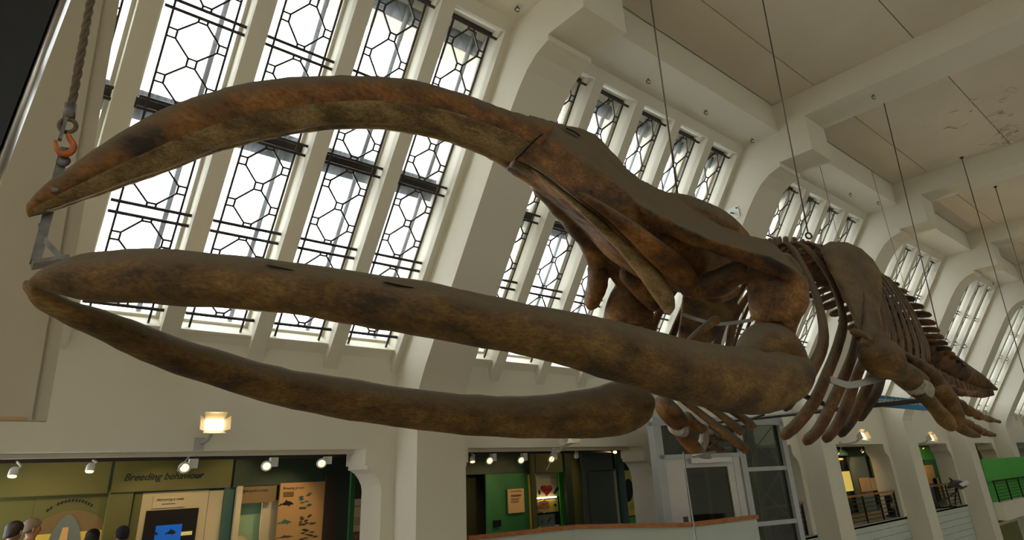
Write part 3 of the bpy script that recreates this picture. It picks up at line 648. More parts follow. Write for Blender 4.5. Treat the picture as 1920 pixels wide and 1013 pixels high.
# snout hanger
t_, b_ = onY(117, 296, 2.57), onY(66, 492, 2.57)
hg = empty('snout_hanger', b_, 'grey steel hanger plate joining the beak tip to the chin of the skeleton', 'bracket')
q = MB(); q.bar(t_, b_, .030, .070, up=(0, 1, 0)); q.build('plate', M['galv'], hg)
q = MB(); q.lathe([(.001, 0), (.020, 0), (.020, .025), (.001, .025)], onY(119, 306, 2.54), (0, -1, 0)); q.build('pivot_bolt', M['galv'], hg)
q = MB(); q.tube([onY(119, 300, 2.54), onY(122, 276, 2.52)], .014); q.build('lug', M['galv'], hg)
for px_, py_, yb_ in ((80, 423, 2.55), (82, 434, 2.55), (104, 357, 2.43)):
    q = MB(); q.lathe([(.001, 0), (.014, 0), (.012, .012), (.001, .014)], onY(px_, py_, yb_), (0, -1, 0), 8); q.build('bolt_head', M['galv'], hg)
q = MB(); q.bar(onY(60, 497, 2.55), onY(128, 487, 2.55), .09, .014, up=(0, 0, 1)); q.build('foot_plate', M['galv'], hg)
q = MB(); q.bar(onY(74, 440, 2.55), onY(122, 492, 2.52), .018, .018); q.build('brace', M['galv'], hg)
# crane hook and wire rope
hk = empty('crane_hook', onY(122, 288, 2.5), 'orange crane hook holding the hanger at the beak tip', 'hook')
q = MB(); hp = [(128, 250), (131, 258), (138, 270), (137, 281), (128, 288), (114, 287), (106, 277), (104, 264)]
q.tube(spl([onY(x, y, 2.5) for x, y in hp], 24), list(np.interp(np.linspace(0, 1, 24), [0, .2, .6, 1], [.008, .012, .013, .006])), 10); q.build('hook_body', M['hook'], hk)
q = MB(); q.bar(onY(124, 222, 2.5), onY(112, 262, 2.5), .012, .026, up=(0, 1, 0)); q.build('safety_latch', M['galv'], hk)
ringr = MB(); ringmesh(ringr, onY(127, 236, 2.5), .026, .008, (.3, 1, .1)); ringr.build('thimble', M['rope'], hk)
rp = empty('wire_rope', onY(130, 225, 2.5), 'brown twisted wire rope rising from the orange hook', 'rope')
top = to_ceiling(onY(132, 195, 2.5), onY(168, 0, 2.5), 5.36)
q = MB(); a0 = onY(130, 222, 2.5); n_ = 160
for ph in range(3):
    q.tube([a0+(top-a0)*i/n_+.0075*np.array((math.cos(i*1.1+ph*2.094), math.sin(i*1.1+ph*2.094), 0)) for i in range(n_+1)], .0085, 6)
q.build('strands', M['rope'], rp)
q = MB(); q.tube([onY(129, 222, 2.5), onY(133, 196, 2.5)], .020, 10); q.build('ferrule', M['galv'], rp)
# the thin cables
def cable(label, lo, hi, r=.0075, eye=True, plate=True):
    e = empty('hanging_cable', lo, label, 'cable', 'thin cables from the ceiling')
    MB().tube([lo, hi], r, 6).build('wire', M['wire'], e)
    if plate: MB().lathe([(.001, 0), (.035, 0), (.03, .02), (.001, .02)], np.array(hi)-np.array((0, 0, .02)), (0, 0, 1), 10).build('ceiling_anchor', M['iron'], e)
    if eye:
        b = MB(); ringmesh(b, np.array(lo)-np.array((0, 0, .03)), .03, .009, (.6, .8, 0)); b.build('eye_bolt', M['iron'], e)
cable('thin cable dropping to the middle of the skull', onY(1270, 362, 2.35), to_ceiling(onY(1270, 362, 2.35), onY(1220, 0, 2.35), 5.36), eye=False)
cable('thin cable with an eye bolt above the shoulders', onY(1515, 437, 2.35), to_ceiling(onY(1515, 437, 2.35), onY(1430, 0, 2.2), 5.36))
cable('thin cable dropping to the start of the tail', onY(1766, 648, 2.5), onZ(1656, 187, 5.36), eye=False)
cable('thin cable with a dark ceiling anchor right of the tail', onY(1935, 750, 2.29), onZ(1803, 295, 5.36))
cable('thinnest far cable at the right edge of the hall', onY(1925, 548, 2.28), onZ(1866, 350, 5.36))
wl = onY(1281, 848, 3.38); wl2 = onY(1305, 1013, 3.38); wl3 = wl+(wl2-wl)*((GF-wl[2])/(wl2[2]-wl[2]))
MB().tube([wl, wl3], .007, 6).build('guy_wire', M['strap'], None, 'thin wire dropping from the far flipper past the lift door', 'wire')
for i, (px_, py_, z_) in enumerate([(970, 12, ZT), (1215, 148, ZT), (1323, 207, ZT), (1410, 260, ZT), (1637, 178, 4.958), (1594, 362, ZT), (1646, 378, ZT), (1862, 530, ZT)]):
    p = onZ(px_, py_, z_); b = MB(); ringmesh(b, p-np.array((0, 0, .045)), .028, .007, (.5, .8, 0), .6, 5.9); b.tube([p, p-np.array((0, 0, .02))], .012, 6)
    where = ['nearest the photographer, over the left windows', 'at the near end of the second soffit', 'in the middle of the second soffit', 'at the far end of the second soffit', 'on the beam beside a cable', 'on the third soffit, nearer one', 'on the third soffit, farther one', 'on the fifth soffit'][i]
    b.build('ceiling_ring', M['galv'], None, 'small metal ring hook '+where, 'hook', 'ring hooks in the ceiling')
# square anchor plate on the second rib
p = onX(1375, 400, X0+PITCH-.012); e = empty('anchor_plate', p-np.array((0, 0, .1)), 'small square steel anchor plate on the rib above the whale shoulders', 'plate')
MB().box(p[0], p[0]+.012, p[1]-.10, p[1]+.10, p[2]-.10, p[2]+.10).build('plate', M['white_metal'], e)
MB().tube([p, p-np.array((.12, .02, .03))], .014, 8).build('stud', M['galv'], e)
for dy in (-.07, .07): MB().lathe([(.001, 0), (.016, 0), (.014, .012), (.001, .014)], p+np.array((0, dy, .07*(1 if dy < 0 else -1))), (-1, 0, 0), 8).build('bolt_head', M['iron'], e)
M['dimboard'] = mat('beige_board', (0.46, 0.405, 0.295), .7, var=.05, scale=1)
# tall beige board hanging at the left, and the black panel close to the lens
bp = [onY(89, 789, 4.2), onY(110, 660, 4.2), onY(180, 270, 4.2), onY(225, 0, 4.2)]
top = to_ceiling(bp[0], bp[3], 4.86)
e = empty('hanging_board', (-.5, 4.2, bp[0][2]), 'tall plain beige board hanging at the left edge beside the windows', 'board')
def edge(z): return np.interp(z, [bp[0][2], top[2]], [bp[0][0], top[0]])
z0, z1 = bp[0][2], 4.86
MB().hexa([(-1.6, 4.2, z0), (edge(z0)-.07, 4.2, z0), (edge(z0)-.07, 4.3, z0), (-1.6, 4.3, z0), (-1.6, 4.2, z1), (edge(z1)-.11, 4.2, z1), (edge(z1)-.11, 4.3, z1), (-1.6, 4.3, z1)]).build('board', M['dimboard'], e)
MB().hexa([(edge(z0)-.07, 4.225, z0), (edge(z0), 4.225, z0), (edge(z0), 4.3, z0), (edge(z0)-.07, 4.3, z0), (edge(z1)-.11, 4.225, z1), (edge(z1), 4.225, z1), (edge(z1), 4.3, z1), (edge(z1)-.11, 4.3, z1)]).build('edge_trim', M['dimboard'], e)
MB().box(-1.6, edge(z0)-.09, 4.19, 4.2, z0-.0, z0+.012).build('bottom_bead', mat('brass_bead', (.5, .28, .1), .5), e)
e = empty('black_panel', onY(-60, 330, .95), 'black panel with a bright metal edge, close and cut off at the top left', 'panel')
A0, A1 = onY(-28, 350, .95), onY(140, -90, .95); B0, B1 = onY(-4, 350, .95), onY(164, -90, .95); L0, L1 = onY(-560, 350, .95), onY(-420, -90, .95)
th = np.array((0, .05, 0))
MB().hexa([L0, A0, A0+th, L0+th, L1, A1, A1+th, L1+th]).build('panel', M['black'], e)
q = MB(); q.loft([[c_+w_*math.cos(a)*.5*(d_)+np.array((0, .025+.03*math.sin(a), 0)) for a in np.linspace(0, 2*math.pi, 14, endpoint=False)] for c_, w_, d_ in (((A0+B0)/2, B0-A0, 1.0), ((A1+B1)/2, B1-A1, 1.0))]); q.build('metal_edge', M['chrome'], e)
# transverse support bar under the rib cage (part of the mount)
MB().tube([onZ(1335, 793, .45), onZ(1750, 749, .45)], .020, 8).build('support_bar', M['iron'], whale)
MB().tube([onZ(1405, 785, .45), onY(1432, 778, 3.0)], .012, 6).build('support_strut', M['iron'], whale)
# ================================================================== writing
FONT = {}
def text(name, s_, X, Y, Z, width, m, parent=None, shear=0.0, bold=0.0, height=None, tilt=0.0, squeeze=None):
    cu = bpy.data.curves.new('t', 'FONT'); cu.body = s_; cu.shear = shear; cu.offset = bold; cu.extrude = 0.0; cu.size = 1
    o = bpy.data.objects.new('t', cu); col.objects.link(o); dg = bpy.context.evaluated_depsgraph_get(); dg.update()
    me = bpy.data.meshes.new_from_object(o.evaluated_get(dg)); bpy.data.objects.remove(o)
    v = np.array([x.co[:] for x in me.vertices]); lo, hi = v.min(0), v.max(0); k = width/(hi[0]-lo[0]); kh = (height/(hi[1]-lo[1])) if height else k
    ct, st_ = math.cos(tilt), math.sin(tilt)
    for x in me.vertices:
        a, b = (x.co.x-lo[0])*k, (x.co.y-lo[1])*kh
        x.co = Vector((a*ct-b*st_, 0, a*st_+b*ct))*K
    me.materials.append(m); me.update()
    return place(me, name, (X, Y, Z), parent)
M['ink'] = mat('dark_ink', (0.015, 0.02, 0.03), 0.8); M['ink_teal'] = mat('teal_ink', (0.003, 0.014, 0.022), 0.8); M['ink_grey'] = mat('grey_ink', (0.10, 0.08, 0.05), 0.9)
M['white_ink'] = mat('white_ink', (0.75, 0.80, 0.82), 0.6); M['red_ink'] = mat('orange_ink', (0.75, 0.16, 0.03), 0.6)
def decal(parent, name, pts, Y, m):
    b = MB(); b.add([(x, Y, z) for x, z in pts], [list(range(len(pts)))]); return b.build(name, m, parent, fix=False)
def EX(px, py, Y): p = onY(px, py, Y); return p[0], p[2]
def panel(parent, name, px0, px1, py0, py1, Y, m, th=.03):
    x0 = EX(px0, (py0+py1)/2, Y)[0]; x1 = EX(px1, (py0+py1)/2, Y)[0]; pm = (px0+px1)/2
    z0 = EX(pm, py1, Y)[1]; z1 = EX(pm, py0, Y)[1]
    b = MB(); b.box(x0, x1, Y, Y+th, z0, z1); return b.build(name, m, parent)
def lines(parent, px0, px1, py0, py1, n, Y, m=None, name='print_line'):
    for i in range(n):
        y = py0+(py1-py0)*i/max(n-1, 1); x1 = px1-(random.random()*.25*(px1-px0) if i == n-1 else 0)
        a = EX(px0, y, Y); c = EX(x1, y, Y); MB().box(a[0], c[0], Y-.001, Y, a[1]-.004, a[1]+.004).build(name, m or M['ink_grey'], parent)
# ================================================================== gallery displays
C_ = lambda n, c, r=.6, **k: mat(n, c, r, **k)
M['olive'] = C_('olive_board', (0.13, 0.135, 0.04)); M['dgreen'] = C_('dark_green_board', (0.03, 0.055, 0.032)); M['green'] = C_('green_board', (0.03, 0.16, 0.05))
M['cream'] = C_('cream_board', (0.62, 0.55, 0.36)); M['teal'] = C_('teal_board', (0.07, 0.16, 0.14)); M['slate'] = C_('slate_board', (0.16, 0.20, 0.19)); M['orange'] = C_('orange_board', (0.60, 0.36, 0.14)); M['brown'] = C_('brown_board', (0.20, 0.14, 0.06))
M['lime'] = C_('lime_board', (0.08, 0.42, 0.06)); M['yellow'] = C_('yellow_board', (0.75, 0.58, 0.10)); M['blue'] = C_('blue_board', (0.02, 0.20, 0.42)); M['red'] = C_('red_heart', (0.45, 0.01, 0.02)); M['peach'] = C_('peach_board', (0.72, 0.45, 0.2))
M['wood'] = mat('handrail_wood', (0.42, 0.15, 0.04), 0.35, var=0.3, scale=10); M['dwood'] = mat('dark_post', (0.05, 0.035, 0.02), 0.7)
Y8 = 8.0
ex = empty('breeding_display', (1.6, Y8, FLZ), 'long green display wall titled Breeding behaviour in the left opening', 'display')
for a, c in ((-60, 205), (206, 434), (435, 606)): 
    z0 = -.06; z1 = .385; x0 = EX(a, 930, Y8)[0]; x1 = EX(c, 900, Y8)[0]
    MB().box(x0, x1, Y8, Y8+.05, z0, z1).build('header_board', M['dgreen'] if a > 400 else M['olive'], ex)
x, z = EX(232, 903, Y8-.012); x2 = EX(383, 893, Y8-.012)[0]
text('title', 'Breeding behaviour', x, Y8-.012, z-.02, x2-x, M['ink_teal'], ex, shear=.3, bold=.008)
Yb = 8.2
panel(ex, 'wall_board', -60, 52, 925, 1080, Yb, M['olive']); panel(ex, 'wall_board', 53, 192, 920, 1080, Yb, M['olive'])
# dome and pointed shell drawn on the board
cx, cz = EX(126, 1013, Yb-.01)
decal(ex, 'dome_print', [(cx+.36*math.cos(a), cz-.05+.33*math.sin(a)) for a in np.linspace(0, math.pi, 24)], Yb-.006, M['brown'])
decal(ex, 'dome_band', [(cx-.36, cz-.05), (cx+.36, cz-.05), (cx+.355, cz+.07), (cx-.355, cz+.07)], Yb-.008, M['yellow'])  # yellow band across the foot of the dome
decal(ex, 'fin_print', [(cx-.17, cz-.06), (cx-.15, cz+.06), (cx-.10, cz+.18), (cx-.05, cz+.235), (cx-.01, cz+.24), (cx+.03, cz+.2), (cx+.09, cz+.1), (cx+.13, cz-.06)], Yb-.011, M['slate'])
decal(ex, 'fin_stripe', [(cx-.08, cz-.06), (cx-.06, cz+.12), (cx-.01, cz+.12), (cx+.0, cz-.06)], Yb-.013, M['peach'])
for i, a in enumerate(np.linspace(2.25, 1.0, 14)):
    if i == 2: continue
    r_ = .40; px_, pz_ = cx-.02+r_*math.cos(a)*.8, cz+r_*math.sin(a)*.93
    decal(ex, 'arched_letter', [(px_-.012, pz_-.012), (px_+.006, pz_-.014), (px_+.016, pz_+.010), (px_-.002, pz_+.016)], Yb-.012, M['ink'])
panel(ex, 'pillar', 193, 238, 922, 1080, Yb-.12, M['olive'], .1); panel(ex, 'wall_board', 240, 256, 925, 1080, Yb-.06, M['olive']); panel(ex, 'wall_board', 256, 382, 922, 1080, Yb-.06, M['cream']); panel(ex, 'wall_board', 383, 412, 920, 1080, Yb-.06, M['cream']); panel(ex, 'side_board', 413, 437, 914, 1080, Yb-.10, M['teal'])  # teal side board stands in for slanted shading
sg = panel(ex, 'caption_board', 287, 349, 930, 952, Yb-.09, M['cream'], .025)
x, z = EX(293, 940, Yb-.1); x2 = EX(345, 936, Yb-.1)[0]; text('caption', 'Attracting a mate', x, Yb-.10, z-.01, x2-x, M['ink'], sg, shear=.3, bold=.006)
lines(sg, 303, 331, 946, 946, 1, Yb-.095)
scn = panel(ex, 'screen', 266, 365, 956, 1070, Yb-.08, mat('dark_screen', (0.012, 0.008, 0.008), .15), .02)
M['scr'] = mat('screen_blue', (0.0, 0.05, .2), .3, emit=(0.01, 0.12, 0.5), estr=0.55)
vp = panel(scn, 'picture', 288, 337, 985, 1050, Yb-.085, M['scr'], .004)
def dolphin(parent, px0, px1, py0, py1, Y, m, flip=False, name='whale_print'):
    sh = [(0, .35), (.08, .30), (.10, .50), (.22, .45), (.42, .75), (.47, 1.0), (.56, .78), (.75, .70), (.92, .45), (1.0, .38), (.93, .28), (.75, .22), (.70, 0), (.62, .20), (.40, .22), (.2, .30), (.06, .12)]
    x0, za = EX(px0, py1, Y); x1, zb = EX(px1, py0, Y)
    decal(parent, name, [(x0+(x1-x0)*(1-u if flip else u), za+(zb-za)*v) for u, v in sh], Y, m)
dolphin(vp, 308, 332, 990, 1006, Yb-.087, M['ink']); dolphin(vp, 284, 298, 996, 1006, Yb-.087, M['ink'])
panel(ex, 'painted_reflection', 338, 360, 997, 1004, Yb-.084, mat('glow_strip', (.6, .5, .2), .5, emit=(.5, .45, .15), estr=.5), .003)  # reflection on the screen painted as a glowing strip
panel(ex, 'post', 437, 447, 912, 1080, Y8-.02, M['cream'], .06)
fb = panel(ex, 'caption_board', 447, 518, 911, 943, Y8, M['brown'], .03)
x, z = EX(453, 923, Y8-.012); x2 = EX(503, 918, Y8-.012)[0]; text('caption', 'Fighting for a mate', x, Y8-.012, z-.015, x2-x, M['ink'], fb, shear=.3, bold=.006)
panel(ex, 'case_back', 438, 488, 941, 1080, Y8+.30, mat('case_lit_green', (.35, .55, .35), .6)); panel(ex, 'case_side', 486, 520, 939, 1080, Y8+.16, M['cream'], .03)  # green light inside the case put into the back's colour
q = MB(); x, z = EX(450, 1013, Y8+.18); q.ball((x-.02, Y8+.2, z-.10), (.14, .1, .16)); q.build('skull_cast', M['cream'], ex)
ob = panel(ex, 'caption_board', 519, 606, 905, 1080, Y8-.01, M['orange'], .03)
x, z = EX(531, 918, Y8-.02); x2 = EX(571, 914, Y8-.02)[0]; text('caption', 'Breeding groups', x, Y8-.02, z-.012, x2-x, M['ink'], ob, shear=.3, bold=.006)
lines(ob, 531, 551, 924, 932, 5, Y8-.014); dolphin(ob, 522, 552, 936, 952, Y8-.014, M['ink_teal']); dolphin(ob, 519, 548, 972, 986, Y8-.014, M['teal']); dolphin(ob, 516, 551, 1002, 1012, Y8-.014, M['ink_grey'])
for gx, gy, gw, gh, mm in ((577, 938, 38, 22, 'teal'), (572, 975, 28, 14, 'ink_grey'), (576, 1003, 44, 18, 'dgreen')):
    for i in range(9):
        u, v = gx-gw/2+gw*random.random()*.7, gy-gh/2+gh*(i/8); p0 = EX(u, v, Y8-.014); p1 = EX(u+gw*.3, v-2+2*random.random(), Y8-.014)
        decal(ob, 'wave_print', [(p0[0], p0[1]), ((p0[0]+p1[0])/2, p0[1]-.012), (p1[0], p1[1]), ((p0[0]+p1[0])/2, p1[1]+.012)], Y8-.014, M[mm])
lines(ob, 561, 574, 952, 955, 3, Y8-.014); lines(ob, 560, 575, 983, 986, 3, Y8-.014); lines(ob, 580, 592, 981, 984, 3, Y8-.014)
panel(ex, 'post', 607, 628, 890, 1080, Y8-.05, M['dwood'], .06); panel(ex, 'side_board', 655, 663, 880, 1080, Y8+.1, M['green'], .05)
ib = panel(ex, 'caption_board', 661, 684, 936, 1075, Y8+.6, M['cream'], .03); lines(ib, 664, 682, 950, 950, 1, Y8+.595, M['ink']); lines(ib, 664, 680, 972, 984, 4, Y8+.595)
panel(ex, 'base_board', 658, 690, 997, 1080, Y8+.55, M['rust'], .03)
# second opening
e2 = empty('courtship_display', (6.8, Y8, FLZ), 'green display wall with the red heart in the second opening', 'display')
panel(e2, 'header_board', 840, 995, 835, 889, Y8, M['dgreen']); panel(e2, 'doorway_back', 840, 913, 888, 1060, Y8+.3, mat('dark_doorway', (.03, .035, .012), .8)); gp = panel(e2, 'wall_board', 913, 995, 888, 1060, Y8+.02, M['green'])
sg = panel(e2, 'caption_board', 953, 983, 917, 962, Y8-.03, M['peach'], .03)
x, z = EX(957, 925, Y8-.035); x2 = EX(978, 923, Y8-.035)[0]; text('caption', 'Courtship', x, Y8-.034, z-.008, x2-x, M['ink_grey'], sg, bold=.01); lines(sg, 958, 978, 929, 932, 3, Y8-.033); lines(sg, 958, 975, 936, 938, 2, Y8-.033); lines(sg, 958, 974, 941, 943, 2, Y8-.033)
panel(e2, 'floor_box', 928, 940, 976, 988, Y8-.03, M['black'], .05); panel(e2, 'post', 995, 998, 890, 1060, Y8-.02, M['yellow'], .03); panel(e2, 'post', 999, 1007, 850, 1060, Y8-.06, M['olive'], .05)  # thin yellow post: lit edge of the olive one, put into colour
panel(e2, 'header_board', 1004, 1063, 835, 886, Y8, M['olive'])
d1 = panel(e2, 'picture_board', 1006, 1052, 887, 932, Y8+.22, M['cream'], .02); lines(d1, 1010, 1048, 897, 897, 1, Y8+.215); 
def heart(px, py, w, h, Y):
    P = []
    for i in range(28):
        t = 2*math.pi*i/28; u = 16*math.sin(t)**3/17; v = (13*math.cos(t)-5*math.cos(2*t)-2*math.cos(3*t)-math.cos(4*t))/17
        P.append(EX(px+u*w, py-v*h, Y))
    return P
Yh = Y8+.17
q = MB(); P = heart(1026, 919, 10.5, 12, Yh); q.prism(P, Yh, Yh+.03, lambda u, v, w_: (u, w_, v)); hb = q.build('heart_sign', M['red'], e2)
x, z = EX(1020, 918, Yh-.004); x2 = EX(1033, 918, Yh)[0]; text('heart_text', 'I like', x, Yh-.004, z, x2-x, M['red_ink'], hb, bold=.004); x, z = EX(1021.5, 927, Yh-.004); text('heart_text', 'you', x, Yh-.004, z, (x2-x)*.8, M['red_ink'], hb, bold=.004)
decal(d1, 'bird_print', [EX(a, b, Y8+.213) for a, b in ((1037, 926), (1043, 915), (1050, 911), (1048, 917), (1052, 918), (1046, 920), (1041, 927))], Y8+.213, M['ink']); decal(d1, 'bird_print', [EX(a, b, Y8+.213) for a, b in ((1009, 922), (1011, 918), (1014, 924), (1012, 930), (1010, 926))], Y8+.213, M['ink'])
panel(e2, 'glow_strip', 1008, 1044, 932, 935, Y8+.16, mat('tube_light', (1, .9, .6), .5, emit=(1, .85, .5), estr=3), .02)
d2 = panel(e2, 'picture_board', 1008, 1047, 937, 961, Y8+.2, M['yellow'], .02)
q = MB(); P = [EX(1019+(10.5+1.0*math.cos(8*t))*math.cos(t), 950+(12+1.2*math.cos(8*t))*math.sin(t), Yh) for t in np.linspace(0, 2*math.pi, 48, endpoint=False)]; q.prism(P, Yh-.02, Yh+.01, lambda u, v, w_: (u, w_, v)); cb = q.build('cloud_sign', M['peach'], e2)
x, z = EX(1013, 949, Yh-.024); x2 = EX(1026, 949, Yh)[0]; text('cloud_text', "I don't", x, Yh-.024, z, x2-x, M['red'], cb, bold=.004); x, z = EX(1012, 957, Yh-.024); text('cloud_text', 'like you', x, Yh-.024, z, (x2-x)*1.1, M['red'], cb, bold=.004)
decal(d2, 'bird_print', [EX(a, b, Y8+.193) for a, b in ((1037, 949), (1040, 945), (1044, 946), (1042, 951), (1039, 948))], Y8+.193, M['ink'])
d3 = panel(e2, 'picture_board', 1010, 1041, 965, 986, Y8+.2, M['slate'], .02); decal(d3, 'bird_print', [EX(a, b, Y8+.193) for a, b in ((1027, 980), (1030, 973), (1037, 969), (1031, 975), (1028, 981))], Y8+.193, M['ink']); decal(d3, 'tree_print', [EX(a, b, Y8+.193) for a, b in ((1011, 979), (1016, 974), (1021, 978), (1018, 980), (1018, 985), (1015, 985), (1014, 980))], Y8+.193, M['teal'])
d4 = panel(e2, 'caption_board', 1010, 1049, 986, 1000, Y8+.05, M['cream'], .02); lines(d4, 1014, 1044, 989, 989, 1, Y8+.045, M['ink'])
panel(e2, 'side_board', 1053, 1066, 885, 1060, Y8+.14, M['lime'], .03); panel(e2, 'post', 1065, 1077, 850, 1060, Y8-.04, M['dgreen'], .06); panel(e2, 'side_board', 1077, 1097, 850, 1060, Y8-.0, M['olive'], .04)
bd = panel(e2, 'wall_board', 1097, 1156, 840, 1060, Y8-.06, M['slate'], .05); panel(bd, 'door_line', 1107, 1108, 884, 1060, Y8-.063, M['dwood'], .003); panel(bd, 'door_line', 1107, 1153, 882, 884, Y8-.063, M['dwood'], .003)
panel(e2, 'side_board', 1153, 1166, 880, 1060, Y8+.3, M['cream'], .03); panel(e2, 'post', 1166, 1178, 850, 1060, Y8-.05, M['teal'], .06)
rb = panel(e2, 'picture_board', 1172, 1200, 882, 967, Y8+.4, M['yellow'], .03); decal(rb, 'oval_print', [EX(1178+9*math.cos(t), 920+22*math.sin(t), Y8+.395) for t in np.linspace(0, 2*math.pi, 24, endpoint=False)], Y8+.395, M['ink']); panel(e2, 'base_board', 1172, 1200, 970, 1040, Y8+.38, M['lime'], .03)
lines(rb, 1181, 1190, 946, 956, 4, Y8+.393)
# ------------------------------------------------------------------ openings further along
def far_display(nm, label, boards):
    e = empty(nm, onY(boards[0][0], 980, 7.9)*np.array((1, 1, 0))+np.array((0, 0, FLZ)), label, 'display')
    for px0, px1, py0, py1, Y, mm, part in boards: panel(e, part, px0, px1, py0, py1, Y, M[mm])
    return e
M['yellow_lit'] = mat('yellow_glow_board', (0.7, 0.6, 0.2), .5, emit=(.85, .62, .12), estr=.55)  # emission added so the yellow board shows up lit
M['glass_g'] = mat('green_glass', (0.16, 0.20, 0.17), 0.15)
f3 = far_display('teal_display', 'teal display with a yellow board in the opening below the tail', [(1540, 1660, 842, 857, 8.1, 'dgreen', 'header_board'), (1540, 1590, 855, 1010, 8.15, 'teal', 'wall_board'), (1579, 1597, 884, 922, 7.85, 'yellow_lit', 'glow_board'), (1594, 1606, 858, 1010, 8.12, 'slate', 'wall_board'), (1606, 1640, 856, 1010, 7.95, 'glass_g', 'glass_panel'), (1615, 1632, 896, 922, 7.9, 'peach', 'caption_board'), (1633, 1648, 896, 920, 7.92, 'peach', 'caption_board'), (1648, 1662, 860, 1010, 8.0, 'olive', 'wall_board')])
q = MB(); c = onY(1578, 850, 7.7); q.lathe([(.001, .10), (.06, .10), (.14, .02), (.16, -.05), (.12, -.07), (.001, -.07)], c, (0, 0, 1), 20); q.build('shell_model', M['teal'], f3); q = MB(); q.lathe([(.001, .02), (.10, .02), (.12, -.02), (.001, -.04)], onY(1573, 861, 7.66), (0, 0, 1), 16); q.build('yellow_belly', M['yellow'], f3)
f4 = far_display('green_display', 'green display with an orange curved board in the farther opening', [(1702, 1790, 830, 862, 8.1, 'lime', 'header_board'), (1702, 1735, 862, 990, 8.1, 'dwood', 'wall_board'), (1738, 1754, 872, 912, 8.0, 'orange', 'picture_board'), (1750, 1790, 860, 990, 8.12, 'green', 'wall_board'), (1755, 1766, 896, 950, 8.0, 'yellow', 'side_board')])
q = MB(); a = onY(1712, 912, 7.5); c = onY(1768, 955, 7.5); q.box(a[0], c[0], 7.45, 7.9, FLZ, a[2]); q.build('plinth', mat('blue_grey', (.12, .16, .21), .6), f4)
zl = onY(1850, 861, 6.2)[2]
f5 = empty('lime_panel', (30, 6.2, FLZ), 'plain bright green panel behind the farthest railing', 'panel')
for i_ in range(4): MB().box(24.56+i_*2.9, 24.56+i_*2.9+2.88, 6.185, 6.215, FLZ, zl).build('panel_board', M['lime'], f5)
MB().box(24.56, 36.2, 6.0, 6.222, FLZ-.5, FLZ).build('balcony_front', M['paint'], kind='structure')
f5b = far_display('olive_display', 'narrow yellow and green boards above the plain green panel', [(1822, 1842, 828, 865, 7.9, 'yellow', 'wall_board'), (1838, 1850, 828, 865, 7.8, 'green', 'wall_board')])
# ================================================================== lamps
M['lampglow'] = mat('lamp_glow', (1, .8, .5), .5, emit=(1.0, .55, .16), estr=5); M['floodglow'] = mat('flood_glow', (1, .9, .7), .5, emit=(1.0, .80, .48), estr=5); M['doorglow'] = mat('barn_door', (0.75, .62, .42), .45)
def spot(p, tgt, watts, ang, colr=(1, .68, .32), blend=.6, r=.03):
    ld = bpy.data.lights.new('spot', 'SPOT'); ld.energy = watts; ld.spot_size = math.radians(ang); ld.spot_blend = blend; ld.color = colr; ld.shadow_soft_size = r
    lo = bpy.data.objects.new('spot_light', ld); col.objects.link(lo); lo.location = W(p); d = W(tgt)-W(p); lo.rotation_euler = d.to_track_quat('-Z', 'Y').to_euler()
def basis(d):
    d = np.array(d, float); d /= np.linalg.norm(d); a = np.cross(d, (0, 0, 1.)); a /= np.linalg.norm(a); return d, a, np.cross(a, d)
def floodlight(px, py, face, label, wall_dx=-.05, sc_=1.0, Yl=6.45, W_=140, lit=True, armdir=(0, 1, -.35)):
    c = onY(px, py, Yl); d, a, u = basis(face); e = empty('floodlight', c+np.array((wall_dx, D-Yl, -.25)), label, 'floodlight', 'floodlights on the wall above the openings')
    wd, hh = .115*sc_, .075*sc_
    q = MB(); r0 = [c-d*.10*sc_+a*x*wd*.6+u*y*hh*.6 for x, y in ((-1, -1), (1, -1), (1, 1), (-1, 1))]; r1 = [c+a*x*wd+u*y*hh for x, y in ((-1, -1), (1, -1), (1, 1), (-1, 1))]; q.hexa(r0+r1); q.build('housing', M['white_metal'], e)
    q = MB(); rr = [c+d*.004+a*x*wd*.88+u*y*hh*.85 for x, y in ((-1, -1), (1, -1), (1, 1), (-1, 1))]; q.hexa(rr+[x+d*.006 for x in rr]); q.build('lamp_face', M['floodglow'] if lit else M['white_metal'], e)
    for ax_, o1, o2 in ((u, hh, wd), (-u, hh, wd), (a, wd, hh), (-a, wd, hh)):
        t = np.cross(d, ax_); p0 = c+ax_*o1; out = d*.085*sc_+ax_*.055*sc_
        q = MB(); k = [p0-t*o2, p0+t*o2, p0+t*o2*1.12+out, p0-t*o2*1.12+out]; q.hexa(k+[x+ax_*.005 for x in k]); q.build('barn_door', M['doorglow'], e)
    wp = np.array((c[0]+wall_dx, D, c[2]-.16)); 
    q = MB(); q.tube(spl([c-d*.08*sc_, c-d*.12+np.array((0, .06, -.08)), wp], 8), .022*sc_, 8); q.build('arm', M['grey'], e)
    q = MB(); q.box(wp[0]-.045, wp[0]+.045, D-.02, D, wp[2]-.06, wp[2]+.06); q.build('wall_plate', M['grey'], e)
    q = MB(); q.tube(spl([wp+np.array((-.02, -.02, -.05)), wp+np.array((-.08, -.02, -.12)), wp+np.array((-.16, .0, -.24))], 10), .006, 6); q.build('flex', M['grey'], e)
    if lit: spot(c+d*.06, c+d*2, W_, 150, (1, .72, .40), .8, .08)
floodlight(402, 797, (-.12, -1, .28), 'lit floodlight with four barn doors above the Breeding behaviour display', sc_=.78)
floodlight(1064, 824, (.2, -.8, .6), 'unlit floodlight tucked under the far jaw, above the second opening', lit=False)
floodlight(1617, 818, (-.1, -1, .3), 'lit floodlight on a bent arm above the teal display', Yl=6.2, wall_dx=-.1)
floodlight(1745, 821, (-.1, -1, .3), 'lit floodlight on a bent arm above the green display', Yl=6.2, wall_dx=-.1)
